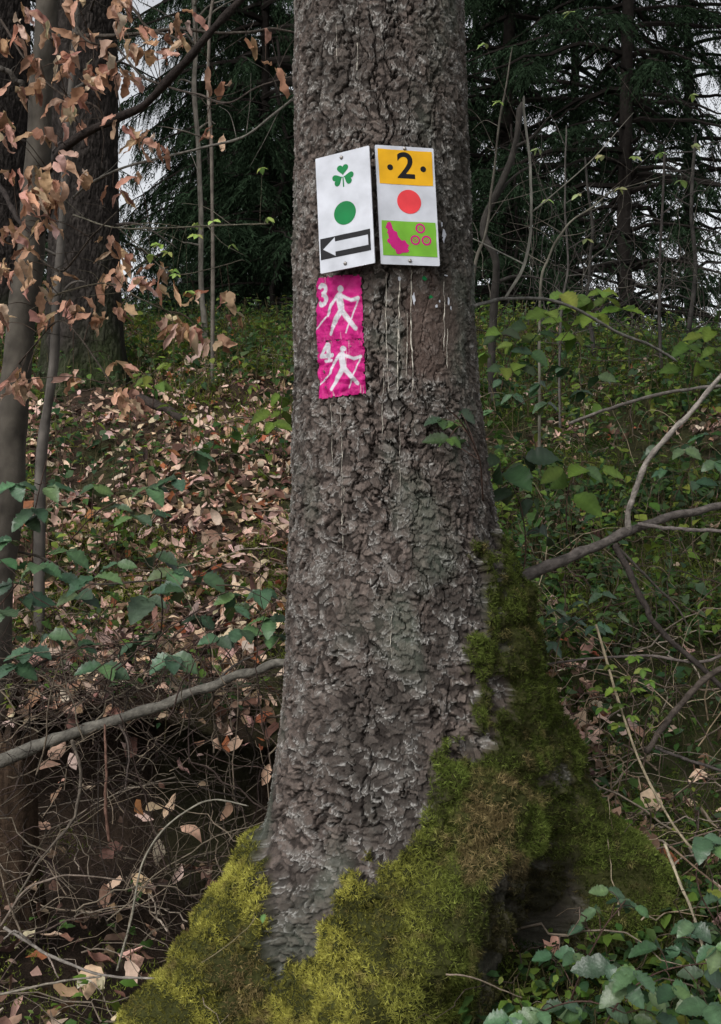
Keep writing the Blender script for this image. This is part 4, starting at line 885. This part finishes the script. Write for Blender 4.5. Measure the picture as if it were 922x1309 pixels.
# rotten stump at the left edge
def stump():
    Yd = 2.75; xc = ux(16, Yd); R0 = .055; zb = float(H(xc, Yd)) - .1; zt_ = px(0, 945, Yd)[2]
    a = np.linspace(0, 2 * PI, 48, endpoint=False); z = np.linspace(zb, zt_, 50); A, Zz = np.meshgrid(a, z)
    top = (fbm(A * 3, A * 0, 7, 3) - .5) * .12; Zz = zb + (Zz - zb) * (1 + top / (zt_ - zb))
    r = R0 * (1 + .5 * np.exp(-(Zz - zb) / .1)) * (1 + .22 * (fbm(A * 5, Zz * 3, 8, 3) - .5)) + .016 * (fbm(A * 12, Zz * 6, 4, 3) - .5)
    Pn = np.stack([xc + r * np.cos(A), Yd + r * np.sin(A), Zz], -1); V = np.vstack([Pn.reshape(-1, 3), [[xc, Yd, zt_ - .06]]])
    f = gridfaces(50, 48, True); last = 49 * 48; cap = np.array([[last + i, last + (i + 1) % 48, len(V) - 1] for i in range(48)])
    Cc = np.array([.05, .033, .022]) * (.2 + 1.3 * fbm(A * 14, Zz * 9, 12, 4))[..., None]; Cc = np.vstack([Cc.reshape(-1, 3), [[.05, .03, .02]]])
    o = link('tree_stump', mesh_np('tree_stump', V, [f, cap], Cc), M_wood); setp(o, 'rotten brown stump at the left edge under the fallen branch', 'stump')
stump()

# ------------------------------------------------------------------ brambles and other leafy sprigs
def shoot(name, label, cat, cane, Yd, leafpts, lsize, cols, matl, group=None, caner=.0018, canecol=(.08, .05, .04), nleaf=3, seed=1, flat=.6, wr=.62):
    g = np.random.default_rng(seed); pts = [px(u, v, Yd + dy) for u, v, dy in cane]
    root = empty(name, tuple(pts[0])); setp(root, label, cat, group); mb = MB()
    Cc = limb(mb, pts, caner, caner * .6, 30, 5, canecol, .5, seed=seed)
    B, D, U, Ls = [], [], [], []
    for (u, v) in leafpts:
        c = px(u, v, Yd + g.uniform(-.12, .12)); j = np.argmin(np.linalg.norm(Cc - c, axis=1)); p = Cc[j]
        limb(mb, [p, (p + c) / 2 + [0, 0, .008], c], caner * .5, caner * .35, 8, 4, canecol, .5, seed=seed + int(u))
        out = c - p; out[2] *= .3; a0 = math.atan2(out[1], out[0]) + g.normal() * .4 if np.linalg.norm(out) > 1e-3 else g.random() * 6
        for q_ in range(nleaf):
            a = a0 + (0, 1.25, -1.25, 2.3, -2.3)[q_] + g.normal() * .15; B.append(c); D.append([math.cos(a), math.sin(a) * .8, g.uniform(-.55, .05)])
            U.append([g.normal() * .25, -flat + g.normal() * .25, 1]); Ls.append(lsize * 1.35 * g.uniform(.7, 1.15) * (1 if q_ == 0 else .8))
    under(mb.build('stem', M_wood), root)
    N = len(B); Ls = np.array(Ls); V, Fq, k = leaves(np.array(B), np.array(D), np.array(U), Ls, Ls * g.uniform(wr - .06, wr + .06, N), g.uniform(.1, .4, N), g.uniform(.05, .45, N), 14, .78, .09)
    cc = mixcol(cols, np.ones(len(cols)), N, g); Cv = jitter_col(cc, N, .2, k, g)
    Cv = Cv.reshape(N, -1, 3, 3); Cv[:, :, 1] *= 1.5; Cv[:, ::2] *= 1.12          # pale midrib and side veins
    o = link('leaves', mesh_np('leaves', V, Fq, np.clip(Cv.reshape(-1, 3), 0, 1)), matl); under(o, root); return root
BC = [(.035, .068, .036), (.045, .085, .042), (.025, .05, .026), (.06, .1, .04)]
GBR = 'brambles on the left bank'
shoot('bramble', 'bramble cane with glossy leaves rising beside the foot of the beech', 'bramble', [(40, 760, .1), (42, 700, 0), (45, 650, 0), (70, 560, 0), (100, 530, 0)], 2.75, [(20, 618), (60, 622), (35, 660), (15, 690), (8, 625), (45, 650)], .055, BC, M_bramble, GBR, seed=11)
shoot('bramble', 'bramble with broad pale green leaves on the litter in the left middle', 'bramble', [(90, 690, .1), (130, 650, 0), (180, 630, 0), (230, 622, 0), (262, 600, -.05)], 2.85, [(190, 622), (150, 648), (225, 612), (170, 660), (196, 655), (120, 622), (250, 576)], .052, BC, M_bramble, GBR, seed=12)
shoot('bramble', 'large-leaved bramble in front of the pinkish leaf pile', 'bramble', [(60, 790, .1), (120, 745, 0), (190, 735, 0), (240, 745, 0), (300, 748, -.05)], 2.6, [(75, 735), (120, 738), (200, 708), (190, 765), (232, 752), (262, 735), (100, 760), (150, 720), (222, 730)], .06, BC, M_bramble, GBR, seed=13)
shoot('bramble', 'low bramble whose leaves hang over the dark hollow', 'bramble', [(20, 860, 0), (90, 830, 0), (160, 822, 0), (230, 815, 0), (300, 800, -.05)], 2.5, [(100, 825), (62, 812), (170, 822), (220, 838), (255, 790), (300, 775), (130, 850), (200, 810), (20, 850), (40, 830)], .055, BC, M_bramble, GBR, seed=14)
shoot('bramble', 'bramble sprays touching the left side of the marked trunk', 'bramble', [(230, 840, .1), (280, 800, 0), (320, 790, 0), (355, 770, 0)], 2.55, [(300, 760), (335, 755), (345, 790), (320, 775), (280, 815), (350, 812), (310, 805)], .045, BC, M_bramble, GBR, seed=15)
shoot('bramble', 'bramble cane hugging the left edge below the beech', 'bramble', [(-20, 800, 0), (10, 760, 0), (40, 730, 0), (80, 715, 0)], 2.65, [(15, 745), (50, 722), (5, 780), (30, 765), (85, 705), (0, 715)], .055, BC, M_bramble, GBR, seed=16)
GRB = 'brambles at the lower right'
shoot('bramble', 'bramble with bluish leaves below the mossy right root', 'bramble', [(720, 1309, .05), (740, 1250, 0), (770, 1190, 0), (800, 1150, -.02)], 1.9, [(705, 1220), (735, 1218), (778, 1138), (762, 1162), (790, 1152), (812, 1160), (745, 1185)], .036, BC, M_bramble, GRB, seed=21)
shoot('bramble', 'dense bramble clump filling the lower right corner', 'bramble', [(760, 1330, .05), (800, 1270, 0), (850, 1240, 0), (910, 1230, 0)], 1.82, [(780, 1232), (812, 1240), (840, 1210), (870, 1215), (900, 1245), (830, 1268), (860, 1260), (800, 1258), (890, 1275), (915, 1210), (905, 1285)], .042, BC, M_bramble, GRB, seed=22)
shoot('bramble', 'bramble spray lying along the bottom edge right of the roots', 'bramble', [(640, 1330, .05), (700, 1290, 0), (750, 1280, 0), (800, 1295, 0)], 1.78, [(720, 1285), (745, 1292), (775, 1288), (690, 1292), (810, 1302), (650, 1300), (840, 1298)], .04, BC, M_bramble, GRB, seed=23)
shoot('bramble', 'small bramble sprig at the right edge above the corner clump', 'bramble', [(930, 1200, 0), (905, 1160, 0), (890, 1120, 0), (900, 1075, 0)], 2.0, [(900, 1070), (915, 1080), (885, 1180), (905, 1190), (918, 1150)], .038, BC, M_bramble, GRB, seed=24)
DK = [(.02, .04, .018), (.03, .055, .02), (.035, .06, .03)]
GRR = 'leafy sprigs right of the marked trunk'
shoot('bramble', 'bramble with dark leaves beneath the thick bare branch at right', 'bramble', [(690, 860, 0), (720, 810, 0), (760, 780, 0), (800, 770, -.03)], 2.75, [(700, 820), (730, 790), (760, 800), (745, 770), (790, 785), (710, 780), (770, 760)], .042, BC, M_bramble, GRB, seed=25)
shoot('bramble', 'bramble leaves on the upper right slope above the level branch', 'bramble', [(620, 560, 0), (660, 520, 0), (700, 500, 0), (750, 485, -.03)], 4.4, [(630, 525), (655, 505), (690, 490), (720, 470), (745, 500), (700, 515), (640, 485), (765, 480)], .06, BC, M_bramble, GRB, seed=26)
shoot('bramble', 'bramble tucked in the slope at the right edge above the thick branch', 'bramble', [(860, 640, 0), (880, 600, 0), (900, 570, 0), (930, 555, -.03)], 3.9, [(850, 600), (875, 575), (900, 555), (915, 590), (890, 615), (840, 570)], .055, BC, M_bramble, GRB, seed=27)
shoot('leafy_sprig', 'dark drooping leaves against the right side of the trunk below the signs', 'sprig', [(618, 640, .1), (612, 585, .03), (590, 540, -.03), (570, 520, -.06)], 2.03, [(566, 518), (580, 540), (550, 562), (564, 535), (592, 560), (574, 560), (588, 525)], .032, DK + [(.05, .09, .02)], M_green, GRR, nleaf=4, seed=31, flat=1.2)
shoot('leafy_sprig', 'dark broad leaves hanging beside the mossy edge of the trunk', 'sprig', [(665, 760, 0), (672, 700, 0), (664, 640, 0), (640, 600, 0)], 2.4, [(650, 600), (655, 630), (682, 640), (690, 680), (672, 585), (640, 590)], .06, DK, M_green, GRR, nleaf=2, seed=32, flat=1.4)
shoot('leafy_sprig', 'tall sprig with one bright leaf between the trunk and the bare branch', 'sprig', [(735, 720, 0), (725, 670, 0), (728, 620, 0), (745, 590, 0)], 2.7, [(735, 632), (748, 598), (720, 600), (770, 600)], .06, [(.09, .16, .03), (.05, .09, .04)], M_fresh, GRR, nleaf=2, seed=33, flat=1.2)
FR = [(.085, .135, .025), (.12, .17, .03), (.065, .11, .022)]
shoot('leafy_sprig', 'hazel-like sprig with yellow-green leaves on the crest right of the trunk', 'sprig', [(700, 480, 0), (715, 440, 0), (740, 410, 0), (780, 385, 0)], 4.2, [(700, 398), (718, 410), (745, 385), (760, 400), (775, 380), (735, 430), (690, 430), (770, 372), (795, 395), (720, 375), (752, 380)], .075, FR, M_fresh, GRR, nleaf=3, seed=34, flat=.9)
shoot('leafy_sprig', 'leafy sprig close to the trunk on the crest, under the arching branch', 'sprig', [(640, 500, 0), (650, 460, 0), (665, 430, 0), (690, 410, 0)], 4.0, [(640, 425), (655, 440), (672, 415), (690, 425), (645, 470), (680, 450), (620, 450), (665, 465)], .07, FR + DK, M_fresh, GRR, nleaf=3, seed=35, flat=.9)
shoot('leafy_sprig', 'leafy sprig at the right edge of the crest beneath the bright sky', 'sprig', [(880, 500, 0), (890, 460, 0), (905, 435, 0), (930, 425, 0)], 4.2, [(880, 440), (900, 430), (915, 445), (895, 465), (870, 470), (910, 420)], .07, FR, M_fresh, GRR, nleaf=3, seed=36, flat=.9)
shoot('leafy_sprig', 'fresh light green sprig left of the trunk on the upper slope', 'sprig', [(350, 600, 0), (352, 560, 0), (358, 530, 0), (362, 500, 0)], 3.6, [(358, 505), (350, 540), (362, 525), (345, 525)], .055, FR, M_fresh, 'light green sprigs left of the trunk', nleaf=2, seed=37, flat=1.2)
shoot('leafy_sprig', 'tiny light green sprig in the litter under the hanging dry leaves', 'sprig', [(195, 520, 0), (200, 490, 0), (206, 470, 0)], 4.2, [(190, 480), (203, 490), (215, 465), (180, 478)], .055, FR, M_fresh, 'light green sprigs left of the trunk', nleaf=2, seed=38, flat=1.1)
shoot('leafy_sprig', 'bright bilberry shoots above the right-hand moss', 'sprig', [(800, 1000, 0), (805, 940, 0), (800, 900, 0), (812, 860, 0)], 2.3, [(780, 850), (800, 865), (815, 880), (795, 900), (822, 855), (830, 870), (808, 915), (785, 880), (770, 905), (835, 890), (760, 880), (812, 840), (790, 925)], .017, FR, M_fresh, GRR, nleaf=5, seed=39, flat=.5, caner=.0012)
shoot('leafy_sprig', 'small two-leaved shoot standing on the left mossy root', 'sprig', [(258, 1230, 0), (285, 1212, 0), (312, 1190, 0), (330, 1170, 0)], 1.98, [(330, 1165), (338, 1168)], .018, [(.1, .17, .06)], M_fresh, 'light green sprigs left of the trunk', nleaf=1, seed=40, caner=.0011, canecol=(.2, .17, .1))
shoot('leafy_sprig', 'thin twig with pale new leaves hanging before the dark conifers at left', 'sprig', [(150, 290, 0), (190, 285, 0), (250, 290, 0), (300, 287, 0), (345, 286, 0)], 2.8, [(250, 285), (252, 300), (272, 282), (296, 312), (335, 214), (342, 278), (205, 312), (215, 322), (192, 325), (222, 345), (240, 372), (225, 350)], .02, [(.28, .36, .1), (.2, .3, .08)], M_fresh, 'light green sprigs left of the trunk', nleaf=3, seed=41, caner=.0008, canecol=(.16, .14, .1))
shoot('leafy_sprig', 'scattered pale new leaves on bare twigs before the right-hand spruce', 'sprig', [(640, 300, 0), (700, 280, 0), (770, 250, 0), (850, 180, 0)], 3.6, [(620, 55), (638, 130), (730, 15), (688, 190), (700, 255), (740, 248), (770, 198), (792, 240), (885, 120), (845, 195), (872, 230), (750, 305), (812, 200), (886, 185)], .026, [(.22, .3, .09), (.3, .34, .16)], M_fresh, GRR, nleaf=3, seed=42, caner=.0009, canecol=(.14, .12, .1))
print('done')
